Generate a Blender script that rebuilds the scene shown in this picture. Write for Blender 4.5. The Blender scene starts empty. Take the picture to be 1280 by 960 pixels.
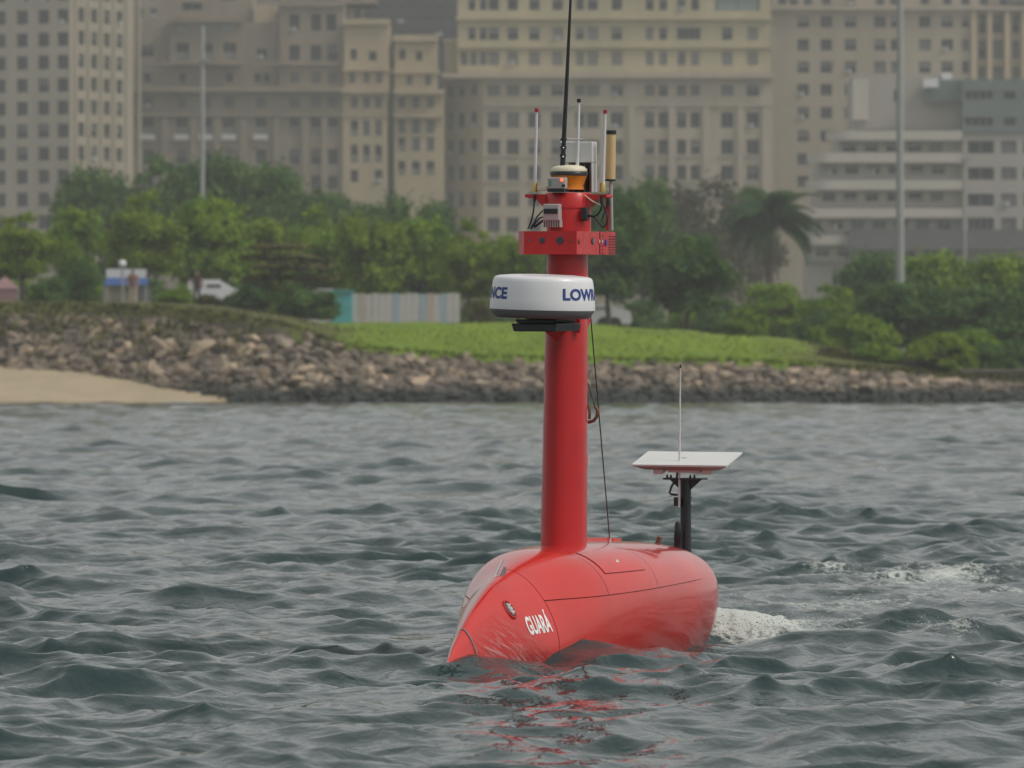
import bpy, bmesh, math, random
import numpy as np
from mathutils import Vector, Matrix, Euler

R = math.radians
SC = bpy.context.scene
COL = SC.collection
random.seed(7)

# ------------------------------------------------------------------ camera
CAM_H, FPX, CX, CY = 1.4, 7650.0, 640.0, 463.0     # eye height, focal length in px of a 1280 wide frame, vanishing point
cam_d = bpy.data.cameras.new('camera')
cam = bpy.data.objects.new('camera', cam_d); COL.objects.link(cam)
cam_d.sensor_width = 36.0; cam_d.sensor_fit = 'HORIZONTAL'
cam_d.lens = 36.0 * FPX / 1280.0
cam_d.shift_y = -(480.0 - CY) / 1280.0
cam_d.clip_start = 0.5; cam_d.clip_end = 20000
cam.location = (0, 0, CAM_H); cam.rotation_euler = (R(90), 0, 0)
cam_d.dof.use_dof = True; cam_d.dof.focus_distance = 30.2; cam_d.dof.aperture_fstop = 8.0
SC.camera = cam

# ------------------------------------------------------------------ sky, sun, exposure
SUN_EL, SUN_AZ = R(48), R(110)       # azimuth clockwise from the view direction (+Y): behind the camera on the right
W = bpy.data.worlds.new('World'); SC.world = W; W.use_nodes = True
nt = W.node_tree; nt.nodes.clear()
sky = nt.nodes.new('ShaderNodeTexSky'); sky.sky_type = 'NISHITA'; sky.sun_disc = False
sky.sun_elevation = SUN_EL; sky.sun_rotation = SUN_AZ
sky.air_density = 1.3; sky.dust_density = 4.0; sky.ozone_density = 1.0
hs = nt.nodes.new('ShaderNodeHueSaturation'); hs.inputs['Saturation'].default_value = 0.12
bg = nt.nodes.new('ShaderNodeBackground'); bg.inputs['Strength'].default_value = 0.15
wo = nt.nodes.new('ShaderNodeOutputWorld')
nt.links.new(sky.outputs[0], hs.inputs['Color']); oc = nt.nodes.new('ShaderNodeMix'); oc.data_type = 'RGBA'; oc.inputs[0].default_value = 0.6      # veil of bright even overcast
oc.inputs[7].default_value = (3.55, 3.68, 3.64, 1); nt.links.new(hs.outputs[0], oc.inputs[6]); nt.links.new(oc.outputs[2], bg.inputs[0]); nt.links.new(bg.outputs[0], wo.inputs[0])

sd = bpy.data.lights.new('sun', 'SUN'); sun = bpy.data.objects.new('sun', sd); COL.objects.link(sun)
sd.energy = 1.45; sd.angle = R(14); sd.color = (1.0, 0.93, 0.82)
sdir = Vector((math.sin(SUN_AZ) * math.cos(SUN_EL), math.cos(SUN_AZ) * math.cos(SUN_EL), math.sin(SUN_EL)))
sun.rotation_euler = sdir.to_track_quat('Z', 'Y').to_euler()

SC.view_settings.view_transform = 'Standard'; SC.view_settings.look = 'None'
SC.view_settings.gamma = 1.0; SC.view_settings.exposure = -0.04; SC.view_settings.use_curve_mapping = False
SC.cycles.use_denoising = True
SC.cycles.max_bounces = 8; SC.cycles.transparent_max_bounces = 16
SC.cycles.volume_bounces = 1

# ------------------------------------------------------------------ helpers
def pxw(px, py, Y):
    """world point that shows at photo pixel (px, py) at distance Y"""
    return Vector(((px - CX) * Y / FPX, Y, CAM_H + (CY - py) * Y / FPX))

def tag(o, label=None, cat=None, group=None, kind=None):
    if label: o['label'] = label
    if cat: o['category'] = cat
    if group: o['group'] = group
    if kind: o['kind'] = kind
    return o

def empty(name, loc=(0, 0, 0), rot=(0, 0, 0)):
    o = bpy.data.objects.new(name, None); COL.objects.link(o)
    o.location = loc; o.rotation_euler = rot; o.empty_display_size = 0.1
    return o

def link(name, me, parent=None, loc=None):
    o = bpy.data.objects.new(name, me); COL.objects.link(o)
    if parent is not None: o.parent = parent
    if loc is not None: o.location = loc
    return o

class MB:
    def __init__(s): s.v = []; s.f = []; s.m = []; s.sm = []
    def add(s, vs, fs, mi=0, smooth=False):
        b = len(s.v); s.v += [tuple(p) for p in vs]
        for f in fs: s.f.append([i + b for i in f]); s.m.append(mi); s.sm.append(smooth)
        return s
    def box(s, c, d, mi=0, mat=None):
        x, y, z = d[0] / 2, d[1] / 2, d[2] / 2
        vs = [Vector((i * x, j * y, k * z)) for k in (-1, 1) for j in (-1, 1) for i in (-1, 1)]
        if mat is not None: vs = [mat @ p for p in vs]
        vs = [p + Vector(c) for p in vs]
        return s.add(vs, [(0, 2, 3, 1), (4, 5, 7, 6), (0, 1, 5, 4), (2, 6, 7, 3), (0, 4, 6, 2), (1, 3, 7, 5)], mi)
    def span(s, a, b, mi=0):
        return s.box([(a[i] + b[i]) / 2 for i in range(3)], [abs(b[i] - a[i]) for i in range(3)], mi)
    def tube(s, pts, rad, n=10, mi=0, cap=True, smooth=True):
        pts = [Vector(p) for p in pts]
        if not hasattr(rad, '__len__'): rad = [rad] * len(pts)
        rings = []; up = None
        for i, p in enumerate(pts):
            t = (pts[min(i + 1, len(pts) - 1)] - pts[max(i - 1, 0)]).normalized()
            if up is None:
                up = Vector((0, 0, 1)) if abs(t.z) < .9 else Vector((1, 0, 0))
            a = t.cross(up).normalized(); b = a.cross(t).normalized(); up = b
            rings.append([p + (a * math.cos(2 * math.pi * k / n) + b * math.sin(2 * math.pi * k / n)) * rad[i] for k in range(n)])
        vs = [q for r in rings for q in r]; fs = []
        for i in range(len(pts) - 1):
            for k in range(n):
                fs.append((i * n + k, i * n + (k + 1) % n, (i + 1) * n + (k + 1) % n, (i + 1) * n + k))
        s.add(vs, fs, mi, smooth)
        if cap:
            s.add(rings[0], [list(range(n))[::-1]], mi); s.add(rings[-1], [list(range(n))], mi)
        return s
    def loft(s, rings, mi=0, cap=True, smooth=True):
        n = len(rings[0]); vs = [q for r in rings for q in r]; fs = []
        for i in range(len(rings) - 1):
            for k in range(n):
                fs.append((i * n + k, i * n + (k + 1) % n, (i + 1) * n + (k + 1) % n, (i + 1) * n + k))
        s.add(vs, fs, mi, smooth)
        if cap:
            s.add(rings[0], [list(range(n))[::-1]], mi); s.add(rings[-1], [list(range(n))], mi)
        return s
    def lathe(s, c, prof, n=48, mi=0, smooth=True, cap=True, ax=None):
        rings = []
        for r, z in prof:
            ring = []
            for k in range(n):
                p = Vector((r * math.cos(2 * math.pi * k / n), r * math.sin(2 * math.pi * k / n), z))
                if ax is not None: p = ax @ p
                ring.append(p + Vector(c))
            rings.append(ring)
        return s.loft(rings, mi, cap, smooth)
    def mesh(s, name, mats):
        me = bpy.data.meshes.new(name)
        me.from_pydata(s.v, [], s.f)
        for m in mats: me.materials.append(m)
        me.polygons.foreach_set('material_index', s.m)
        me.polygons.foreach_set('use_smooth', s.sm)
        me.update()
        return me
    def build(s, name, mats, parent=None, loc=None, bevel=0):
        if not isinstance(mats, (list, tuple)): mats = [mats]
        o = link(name, s.mesh(name, mats), parent, loc)
        if bevel:
            md = o.modifiers.new('bevel', 'BEVEL'); md.width = bevel; md.segments = 2; md.limit_method = 'ANGLE'; md.angle_limit = R(40)
        return o

def np_mesh(name, verts, faces, mats, smooth=True, nper=4):
    me = bpy.data.meshes.new(name)
    nv, nf = len(verts), len(faces)
    me.vertices.add(nv); me.vertices.foreach_set('co', np.ascontiguousarray(verts, dtype=np.float32).ravel())
    me.loops.add(nf * nper); me.loops.foreach_set('vertex_index', np.ascontiguousarray(faces, dtype=np.int32).ravel())
    me.polygons.add(nf); me.polygons.foreach_set('loop_start', np.arange(0, nf * nper, nper, dtype=np.int32))
    me.polygons.foreach_set('use_smooth', np.full(nf, smooth, dtype=bool))
    for m in mats: me.materials.append(m)
    me.update(calc_edges=True); me.validate()
    return me

def grid_faces(nr, nc):
    i, j = np.meshgrid(np.arange(nr - 1), np.arange(nc - 1), indexing='ij')
    a = (i * nc + j).ravel()
    return np.stack([a, a + 1, a + nc + 1, a + nc], 1)

# ------------------------------------------------------------------ materials
def mat(name, col=(0.5, 0.5, 0.5), rough=0.6, spec=0.5, metal=0.0, coat=0.0, var=0.0, vscale=8.0, bump=0.0, bscale=40.0,
        col2=None, emis=None, stretch=None, coat_rough=0.06, rvar=0.0):
    m = bpy.data.materials.new(name); m.use_nodes = True
    t = m.node_tree; p = t.nodes['Principled BSDF']
    p.inputs['Base Color'].default_value = (*col, 1); p.inputs['Roughness'].default_value = rough
    p.inputs['Specular IOR Level'].default_value = spec; p.inputs['Metallic'].default_value = metal
    p.inputs['Coat Weight'].default_value = coat; p.inputs['Coat Roughness'].default_value = coat_rough
    if emis: p.inputs['Emission Color'].default_value = (*emis[:3], 1); p.inputs['Emission Strength'].default_value = emis[3]
    if var or bump or rvar:
        tc = t.nodes.new('ShaderNodeTexCoord'); mp = t.nodes.new('ShaderNodeMapping')
        t.links.new(tc.outputs['Object'], mp.inputs[0])
        if stretch: mp.inputs['Scale'].default_value = stretch
    if var:
        n = t.nodes.new('ShaderNodeTexNoise'); n.inputs['Scale'].default_value = vscale; n.inputs['Detail'].default_value = 5; n.inputs['Roughness'].default_value = 0.65
        t.links.new(mp.outputs[0], n.inputs['Vector'])
        rp = t.nodes.new('ShaderNodeValToRGB'); rp.color_ramp.elements[0].position = 0.3; rp.color_ramp.elements[1].position = 0.7
        c2 = col2 or tuple(c * (1 - var) for c in col)
        rp.color_ramp.elements[0].color = (*c2, 1); rp.color_ramp.elements[1].color = (*col, 1)
        t.links.new(n.outputs['Fac'], rp.inputs[0]); t.links.new(rp.outputs[0], p.inputs['Base Color'])
    if rvar:
        n = t.nodes.new('ShaderNodeTexNoise'); n.inputs['Scale'].default_value = vscale * 1.7; n.inputs['Detail'].default_value = 6
        t.links.new(mp.outputs[0], n.inputs['Vector'])
        mr = t.nodes.new('ShaderNodeMapRange'); mr.inputs[3].default_value = max(0.02, rough - rvar); mr.inputs[4].default_value = rough + rvar
        mr.inputs[1].default_value = 0.3; mr.inputs[2].default_value = 0.7
        t.links.new(n.outputs['Fac'], mr.inputs[0]); t.links.new(mr.outputs[0], p.inputs['Roughness'])
    if bump:
        n = t.nodes.new('ShaderNodeTexNoise'); n.inputs['Scale'].default_value = bscale; n.inputs['Detail'].default_value = 4
        t.links.new(mp.outputs[0], n.inputs['Vector'])
        b = t.nodes.new('ShaderNodeBump'); b.inputs['Strength'].default_value = bump; b.inputs['Distance'].default_value = 0.02
        t.links.new(n.outputs['Fac'], b.inputs['Height']); t.links.new(b.outputs[0], p.inputs['Normal'])
    return m

M = {}
M['mast_red'] = mat('red_mast_paint', (0.52, 0.018, 0.021), 0.36, spec=.3, coat=.15, var=.14, vscale=5, rvar=.06)
M['red'] = mat('red_gloss_paint', (0.62, 0.026, 0.018), 0.23, spec=.3, coat=.7, var=0.16, vscale=3.5, stretch=(1, 1, .4), rvar=0.03, coat_rough=0.04)
M['red_matt'] = mat('red_satin_paint', (0.54, 0.018, 0.02), 0.42, spec=.35, coat=0.15, var=0.12, vscale=14, rvar=0.08)
M['seam'] = mat('dark_red_joint', (0.10, 0.008, 0.01), 0.6)
M['white'] = mat('white_gelcoat', (0.74, 0.74, 0.76), 0.35, coat=0.2, var=0.05, vscale=5)
M['white_plastic'] = mat('white_plastic', (0.66, 0.66, 0.66), 0.5, var=0.06, vscale=9)
M['grey_plastic'] = mat('grey_plastic', (0.16, 0.155, 0.16), 0.5, var=0.15, vscale=9)
M['pale_grey'] = mat('pale_grey_casting', (0.40, 0.40, 0.385), 0.5, var=0.12, vscale=20)
M['black'] = mat('black_plastic', (0.012, 0.014, 0.018), 0.4, var=0.3, vscale=20)
M['black_metal'] = mat('black_coated_metal', (0.016, 0.02, 0.026), 0.35, var=0.3, vscale=12)
M['blue_print'] = mat('blue_print', (0.012, 0.045, 0.22), 0.5)
M['white_print'] = mat('white_print', (0.8, 0.78, 0.78), 0.5)
M['orange'] = mat('orange_plastic', (0.72, 0.24, 0.015), 0.45, var=0.2, vscale=25)
M['cream'] = mat('cream_plastic', (0.72, 0.66, 0.5), 0.45, var=0.05)
M['tan'] = mat('tan_plastic', (0.62, 0.44, 0.22), 0.5, var=0.08, vscale=6)
M['brass'] = mat('brass', (0.5, 0.38, 0.16), 0.35, metal=0.9)
M['chrome'] = mat('bright_steel', (0.75, 0.74, 0.72), 0.18, metal=1.0)
M['rust'] = mat('rusty_steel', (0.28, 0.13, 0.08), 0.55, metal=0.4, var=0.4, vscale=60)
M['strap'] = mat('brown_strap', (0.2, 0.09, 0.07), 0.7, var=0.3, vscale=40)
M['red_tip'] = mat('red_cap', (0.42, 0.012, 0.03), 0.45)
M['lamp_red'] = mat('lit_red_lamp', (0.8, 0.1, 0.05), 0.4, emis=(1.0, 0.16, 0.06, 1.6))
M['lens'] = mat('camera_glass', (0.02, 0.025, 0.05), 0.12, spec=0.8)
M['wire'] = mat('steel_wire', (0.09, 0.085, 0.08), 0.5, metal=0.5)
M['bluecap'] = mat('blue_connector', (0.02, 0.03, 0.25), 0.4)
M['greentag'] = mat('green_mark', (0.05, 0.3, 0.16), 0.5)

# ------------------------------------------------------------------ sea
VO = Vector((0.247, 30.0, 0.0)); YAW = R(-108.0); PITCH, ROLL = R(0.9), R(0.4)
BOW = np.array((-math.sin(R(18)), -math.cos(R(18)))); PORT = np.array((math.cos(R(18)), -math.sin(R(18))))

def fbm(x, y, seed, octs=4, f=1.0):
    rng = np.random.RandomState(seed); out = np.zeros_like(x); a = 1.0
    for o in range(octs):
        for k in range(5):
            th = rng.uniform(0, 2 * np.pi); ph = rng.uniform(0, 2 * np.pi); ff = f * rng.uniform(.7, 1.4)
            out += a * np.sin(ff * (np.cos(th) * x + np.sin(th) * y) + ph + 1.3 * np.sin(ff * .7 * (np.sin(th) * x - np.cos(th) * y) + ph * 2))
        a *= .55; f *= 2.1
    return out / 5.0

SEED = 21
def make_sea():
    d = [0.6]
    while d[-1] < 285:
        x = d[-1]
        k = 0.05 if x < 14 else (0.0042 if x < 20 else (0.0021 if x < 60 else 0.0026))
        d.append(x * (1 + k))
    d = np.array(d)
    core = np.linspace(-0.115, 0.115, 330)
    side = 0.115 + np.cumsum(0.0008 * 1.13 ** np.arange(1, 50)); side = side[side < 1.45]
    th = np.concatenate([-side[::-1], core, side])
    D, T = np.meshgrid(d, th, indexing='ij')
    x0 = D * np.sin(T); y0 = D * np.cos(T)
    dr = np.gradient(d)[:, None]; dc = D * np.gradient(th)[None, :]
    rng = np.random.RandomState(SEED)
    z = np.zeros_like(x0); dx = np.zeros_like(x0); dy = np.zeros_like(x0)
    s = (x0 - VO.x) * BOW[0] + (y0 - VO.y) * BOW[1]; l = (x0 - VO.x) * PORT[0] + (y0 - VO.y) * PORT[1]
    calm = 1 - 0.12 * np.exp(-(((s + .3) / 2.6) ** 4) - ((l - .5) / 1.3) ** 4)
    n = 170
    lam = 0.17 * (16.5 ** (np.arange(n) / (n - 1.0)))
    main = R(-70)                                   # the wind sea runs towards the camera and to the right
    group = np.clip(0.86 + 0.55 * fbm(x0, y0, 3, 3, 0.45), .25, 1.9)
    for i in range(n):
        L = lam[i] * rng.uniform(.93, 1.07); k = 2 * np.pi / L
        spread = rng.normal(0, R(33) if L > 1.2 else R(52))
        ax, ay = np.cos(main + spread), np.sin(main + spread)
        A = 0.0041 * L ** 0.86 * (1.34 if L < .7 else (1.18 if L < 1.8 else .78)) * rng.uniform(.6, 1.4)
        att = np.clip((L / (1.7 * dr) - 1) / .8, 0, 1) * np.clip((L / (1.7 * dc) - 1) / .8, 0, 1)
        ph = k * (ax * x0 + ay * y0) + rng.uniform(0, 6.283)
        a = A * att * calm * group
        z += a * np.cos(ph); sn = a * np.sin(ph) * 1.2; dx -= ax * sn; dy -= ay * sn
    # water pushed up round the bow, hollow along the port quarter, lump of wake astern
    z += 0.085 * np.exp(-((s - 1.75) / .42) ** 2 - ((l - .1) / .45) ** 2)
    z += 0.05 * np.exp(-((s - .75) / .5) ** 2 - ((l - .52) / .22) ** 2)
    z -= 0.07 * np.exp(-((s + 1.5) / .8) ** 2 - ((l - .45) / .5) ** 2)
    z += 0.085 * np.exp(-((s + 2.75) / .35) ** 2 - ((l - .05) / .30) ** 2)
    z += 0.09 * np.exp(-((x0 - 2.28) / .30) ** 2 - ((y0 - 31.6) / .45) ** 2)
    z += 0.10 * np.exp(-((x0 - 1.55) / .5) ** 2 - ((y0 - 31.1) / .35) ** 2)
    # foam
    def blob(cx, cy, rx, ry, p=2): return np.exp(-(np.abs(x0 - cx) / rx) ** p - (np.abs(y0 - cy) / ry) ** p)
    nz = fbm(x0 * 1.0, y0 * .45, 11, 5, 9.0)
    foam = 1.18 * np.exp(-(np.abs(s + 2.72) / .48) ** 3 - (np.abs(l - .02) / .42) ** 3)
    foam += 1.12 * blob(2.28, 31.75, .26, .42)
    foam += 0.80 * blob(1.35, 33.4, .7, 1.5) + 0.72 * blob(1.9, 36.0, 1.0, 2.4) + 0.76 * blob(2.9, 40.0, 1.0, 3.0) + 0.5 * blob(2.2, 43.0, 1.5, 4.0)
    foam = foam - 0.42 + 0.30 * nz
    foam = np.where((s > -2.3) & (np.abs(l) < .5), foam * 0 , foam)
    # lapping water along the port side
    hb_ = np.interp(s, [-2.5, -2.0, -1.3, 0, .6, 1.3, 1.8], [.06, .19, .36, .42, .32, .14, .01])
    lap = np.exp(-((l - hb_ - .03) / .035) ** 2) * (np.clip((s + 2.3) * 4, 0, 1)) * np.clip((1.75 - s) * 6, 0, 1)
    foam = np.maximum(foam, lap * (.30 + .45 * nz))
    # small white crests
    foam = np.maximum(foam, (z - 0.145) * 9 + 0.25 * nz - .35)
    # surf on the sand at the left and a few splashes along the stones
    surf = np.clip(1 - np.abs(y0 - 266.2 - 0.5 * fbm(x0, y0 * 0, 5, 2, .5)) / 1.2, 0, 1)
    foam = np.where((y0 > 255), surf * np.where(x0 < -11.5, 1.0, np.clip(fbm(x0, x0 * 0, 8, 2, .9) - .35, 0, 1)), foam)
    foam = np.clip(foam, 0, 1)
    near = np.clip((60 - y0) / 15, 0, 1); z += near * foam * (.018 + .030 * np.abs(fbm(x0, y0, 17, 3, 34.0)))
    v = np.stack([x0 + dx, y0 + dy, z], -1).reshape(-1, 3)
    me = np_mesh('sea', v, grid_faces(*x0.shape), [M['sea']])
    at = me.attributes.new('foam', 'FLOAT', 'POINT'); at.data.foreach_set('value', foam.astype(np.float32).ravel())
    return tag(link('sea', me), 'grey green choppy sea with short dark faced waves', None, None, 'structure')

def sea_material():
    m = bpy.data.materials.new('sea_water'); m.use_nodes = True; t = m.node_tree
    p = t.nodes['Principled BSDF']; out = t.nodes['Material Output']
    p.inputs['Base Color'].default_value = (0.020, 0.042, 0.042, 1); p.inputs['Roughness'].default_value = 0.045
    p.inputs['IOR'].default_value = 1.333
    tc = t.nodes.new('ShaderNodeTexCoord'); mp = t.nodes.new('ShaderNodeMapping')
    mp.inputs['Scale'].default_value = (1.0, 0.75, 1.0); mp.inputs['Rotation'].default_value = (0, 0, R(28))
    t.links.new(tc.outputs['Object'], mp.inputs[0])
    prev = None
    for sc_, st, di in ((3.2, 0.26, 0.10), (9.0, 0.28, 0.035), (26.0, 0.16, 0.012)):
        n = t.nodes.new('ShaderNodeTexNoise'); n.inputs['Scale'].default_value = sc_; n.inputs['Detail'].default_value = 3; n.inputs['Distortion'].default_value = 0.5
        t.links.new(mp.outputs[0], n.inputs['Vector'])
        b = t.nodes.new('ShaderNodeBump'); b.inputs['Strength'].default_value = st; b.inputs['Distance'].default_value = di
        t.links.new(n.outputs['Fac'], b.inputs['Height'])
        if prev: t.links.new(prev.outputs[0], b.inputs['Normal'])
        prev = b
    t.links.new(prev.outputs[0], p.inputs['Normal'])
    at = t.nodes.new('ShaderNodeAttribute'); at.attribute_name = 'foam'
    fn = t.nodes.new('ShaderNodeTexNoise'); fn.inputs['Scale'].default_value = 20; fn.inputs['Detail'].default_value = 6; fn.inputs['Roughness'].default_value = .7
    t.links.new(tc.outputs['Object'], fn.inputs['Vector'])
    ad = t.nodes.new('ShaderNodeMath'); ad.operation = 'MULTIPLY_ADD'; ad.inputs[1].default_value = 2.2; ad.inputs[2].default_value = -1.52
    t.links.new(fn.outputs['Fac'], ad.inputs[0])
    mu = t.nodes.new('ShaderNodeMath'); mu.operation = 'ADD'; t.links.new(at.outputs['Fac'], mu.inputs[0]); t.links.new(ad.outputs[0], mu.inputs[1])
    m3 = t.nodes.new('ShaderNodeMath'); m3.operation = 'MULTIPLY'; m3.use_clamp = True; m3.inputs[1].default_value = 2.2; t.links.new(mu.outputs[0], m3.inputs[0])
    df = t.nodes.new('ShaderNodeBsdfDiffuse'); df.inputs[0].default_value = (0.50, 0.53, 0.50, 1)
    t.links.new(prev.outputs[0], df.inputs['Normal'])
    mx = t.nodes.new('ShaderNodeMixShader')
    t.links.new(m3.outputs[0], mx.inputs[0]); t.links.new(p.outputs[0], mx.inputs[1]); t.links.new(df.outputs[0], mx.inputs[2])
    t.links.new(mx.outputs[0], out.inputs['Surface'])
    return m
M['sea'] = sea_material()
make_sea()

# ------------------------------------------------------------------ shore
def zpx(py, Y): return CAM_H + (CY - py) * Y / FPX
def xpx(px, Y): return (px - CX) * Y / FPX

KX = np.array([-400, -100, 0, 90, 180, 250, 300, 350, 390, 430, 600, 750, 900, 1000, 1060, 1130, 1200, 1280, 1400, 1700], float)
K_SANDTOP = np.array([452, 455, 457, 461, 474, 487, 497, 506, 507, 507, 507, 507, 507, 507, 507, 507, 507, 507, 507, 507], float)
K_ROCKTOP = np.array([392, 391, 391, 392, 395, 400, 405, 414, 428, 443, 457, 460, 461, 465, 470, 474, 482, 484, 485, 485], float)
K_CREST = np.array([377, 378, 378, 378, 379, 383, 388, 396, 404, 405, 405, 406, 419, 425, 436, 447, 458, 462, 462, 462], float)
rng0 = np.random.RandomState(5)
def shore_profile(px):
    st = np.interp(px, KX, K_SANDTOP); rt = np.interp(px, KX, K_ROCKTOP); cr = np.interp(px, KX, K_CREST)
    w = np.clip((300 - px) / 300.0, 0, 1.3)
    yb = 267.2 + 13.0 * w          # foot of the stones
    yt = yb + 3.2 + 2.5 * np.clip((420 - px) / 100, 0, 1)
    yc = yt + 7.5 - 5.0 * np.clip((400 - px) / 120, 0, 1)
    return yb, zpx(st, yb), yt, zpx(rt, yt), yc, zpx(cr, yc)

def sheet(name, rows, m, label, amp=0.0, seed=0, sub=6):
    """rows: functions of px giving (Y, z); lofted across the shore"""
    px = np.linspace(-1400, 2700, 420); pts = []
    R_ = [r(px) for r in rows]
    for a, b in zip(R_[:-1], R_[1:]):
        for k in range(sub):
            t = k / sub; pts.append((a[0] * (1 - t) + b[0] * t, a[1] * (1 - t) + b[1] * t))
    pts.append(R_[-1])
    V = []
    for Yv, zv in pts:
        Yv = Yv * np.ones_like(px); zv = zv * np.ones_like(px)
        xv = (px - CX) * 270.0 / FPX
        if amp: zv = zv + amp * fbm(xv, Yv, seed, 3, .9)
        V.append(np.stack([xv, Yv, zv], 1))
    V = np.array(V)
    me = np_mesh(name, V.reshape(-1, 3), grid_faces(V.shape[0], V.shape[1]), [m])
    return tag(link(name, me), label, None, None, 'structure')

M['sand'] = mat('pale_sand', (0.44, 0.35, 0.23), 0.9, var=0.22, vscale=.6, bump=.3, bscale=5)
M['bankearth'] = mat('dark_bank_earth', (0.09, 0.075, 0.055), 0.95, var=0.4, vscale=.8, bump=.5, bscale=4)
M['lawn'] = mat('lawn_green', (0.20, 0.28, 0.03), 0.9, var=0.5, vscale=.35, bump=.6, bscale=3, col2=(0.12, 0.19, 0.024), spec=0.15)
M['parkground'] = mat('park_ground', (0.09, 0.10, 0.05), 0.95, var=0.4, vscale=.1)
sheet('beach_sand', [lambda p: (258.0, -1.2), lambda p: (266.6, -0.06), lambda p: (shore_profile(p)[0] + .6, shore_profile(p)[1] + .05)], M['sand'],
      'pale beach sand sloping down to the water', .03, 3)
def rough_ends(m, bare, lo, hi):
    # the bank is rough and brownish at its far ends, mown in the middle
    t = m.node_tree; p = t.nodes['Principled BSDF']; src = p.inputs['Base Color'].links[0].from_socket
    g_ = t.nodes.new('ShaderNodeNewGeometry'); sx = t.nodes.new('ShaderNodeSeparateXYZ'); t.links.new(g_.outputs['Position'], sx.inputs[0])
    n = t.nodes.new('ShaderNodeTexNoise'); n.inputs['Scale'].default_value = .5; n.inputs['Detail'].default_value = 5; t.links.new(g_.outputs['Position'], n.inputs['Vector'])
    ad = t.nodes.new('ShaderNodeMath'); ad.operation = 'MULTIPLY_ADD'; ad.inputs[1].default_value = 8; t.links.new(n.outputs['Fac'], ad.inputs[0]); t.links.new(sx.outputs[0], ad.inputs[2])
    c = []
    for v0, v1 in lo, hi:
        mr = t.nodes.new('ShaderNodeMapRange'); mr.inputs[1].default_value = v0 + 4; mr.inputs[2].default_value = v1 + 4; t.links.new(ad.outputs[0], mr.inputs[0]); c.append(mr)
    mxx = t.nodes.new('ShaderNodeMath'); mxx.operation = 'MAXIMUM'; t.links.new(c[0].outputs[0], mxx.inputs[0]); t.links.new(c[1].outputs[0], mxx.inputs[1])
    mx = t.nodes.new('ShaderNodeMix'); mx.data_type = 'RGBA'; t.links.new(mxx.outputs[0], mx.inputs[0]); t.links.new(src, mx.inputs[6]); mx.inputs[7].default_value = (*bare, 1); t.links.new(mx.outputs[2], p.inputs['Base Color'])
rough_ends(M['lawn'], (0.115, 0.11, 0.045), (-7.0, -9.5), (11.5, 15.0))
bank = sheet('rock_bank', [lambda p: (shore_profile(p)[0] - 1.0, shore_profile(p)[1] - .9), lambda p: shore_profile(p)[0:2], lambda p: shore_profile(p)[2:4], lambda p: (shore_profile(p)[2] + .8, shore_profile(p)[3] - .2)],
      M['bankearth'], 'sloping bank of heaped boulders above the waterline', .12, 4)
sheet('grass_bank', [lambda p: (shore_profile(p)[2] - .3, shore_profile(p)[3] - .25), lambda p: shore_profile(p)[2:4], lambda p: shore_profile(p)[4:6], lambda p: (shore_profile(p)[4] + 5, shore_profile(p)[5] + .05)],
      M['lawn'], 'green grass bank along the top of the stones', .10, 6)
sheet('park_ground', [lambda p: (shore_profile(p)[4] + 4.2, shore_profile(p)[5] - .12), lambda p: (420 + 0 * p, shore_profile(p)[5]), lambda p: (1300 + 0 * p, 4.5 + 0 * p), lambda p: (9000 + 0 * p, 6.0 + 0 * p)],
      M['parkground'], 'flat ground of the waterside park')
def ground_z(x, Y):
    p = CX + x * FPX / 270.0
    return float(shore_profile(np.array([p]))[5][0])

# ---- boulders
def rock_material():
    m = mat('boulder_stone', (0.50, 0.41, 0.32), 0.9, var=0.45, vscale=1.6, bump=.5, bscale=5, col2=(0.24, 0.21, 0.18))
    t = m.node_tree; p = t.nodes['Principled BSDF']
    oi = t.nodes.new('ShaderNodeObjectInfo'); rp = t.nodes.new('ShaderNodeValToRGB')
    e = rp.color_ramp.elements; e[0].color = (0.50, 0.49, 0.48, 1); e[1].color = (1.3, 1.18, 1.02, 1)
    e2 = rp.color_ramp.elements.new(.5); e2.color = (0.95, 0.90, 0.82, 1)
    t.links.new(oi.outputs['Random'], rp.inputs[0])
    mx = t.nodes.new('ShaderNodeMix'); mx.data_type = 'RGBA'; mx.blend_type = 'MULTIPLY'; mx.inputs[0].default_value = 1
    src = p.inputs['Base Color'].links[0].from_socket
    t.links.new(src, mx.inputs[6]); t.links.new(rp.outputs[0], mx.inputs[7])
    # wet, weed covered stone at the waterline
    ge = t.nodes.new('ShaderNodeNewGeometry'); sx = t.nodes.new('ShaderNodeSeparateXYZ'); mr = t.nodes.new('ShaderNodeMapRange')
    t.links.new(ge.outputs['Position'], sx.inputs[0]); t.links.new(sx.outputs[2], mr.inputs[0]); mr.inputs[1].default_value = 0.40; mr.inputs[2].default_value = 0.95
    m2 = t.nodes.new('ShaderNodeMix'); m2.data_type = 'RGBA'; m2.inputs[6].default_value = (0.035, 0.04, 0.036, 1)
    t.links.new(mr.outputs[0], m2.inputs[0]); t.links.new(mx.outputs[2], m2.inputs[7]); t.links.new(m2.outputs[2], p.inputs['Base Color'])
    return m
M['rock'] = rock_material()
def rock_mesh(seed):
    rg = np.random.RandomState(seed); bm = bmesh.new()
    for i in range(15):
        v = rg.normal(size=3); v /= np.linalg.norm(v); v *= rg.uniform(.8, 1.05)
        bm.verts.new((v[0] * .62, v[1] * .5, v[2] * .42))
    r = bmesh.ops.convex_hull(bm, input=bm.verts)
    bmesh.ops.delete(bm, geom=[g for g in r['geom_interior'] if isinstance(g, bmesh.types.BMVert)], context='VERTS')
    me = bpy.data.meshes.new('rock'); bm.to_mesh(me); bm.free(); me.materials.append(M['rock'])
    return me
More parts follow.
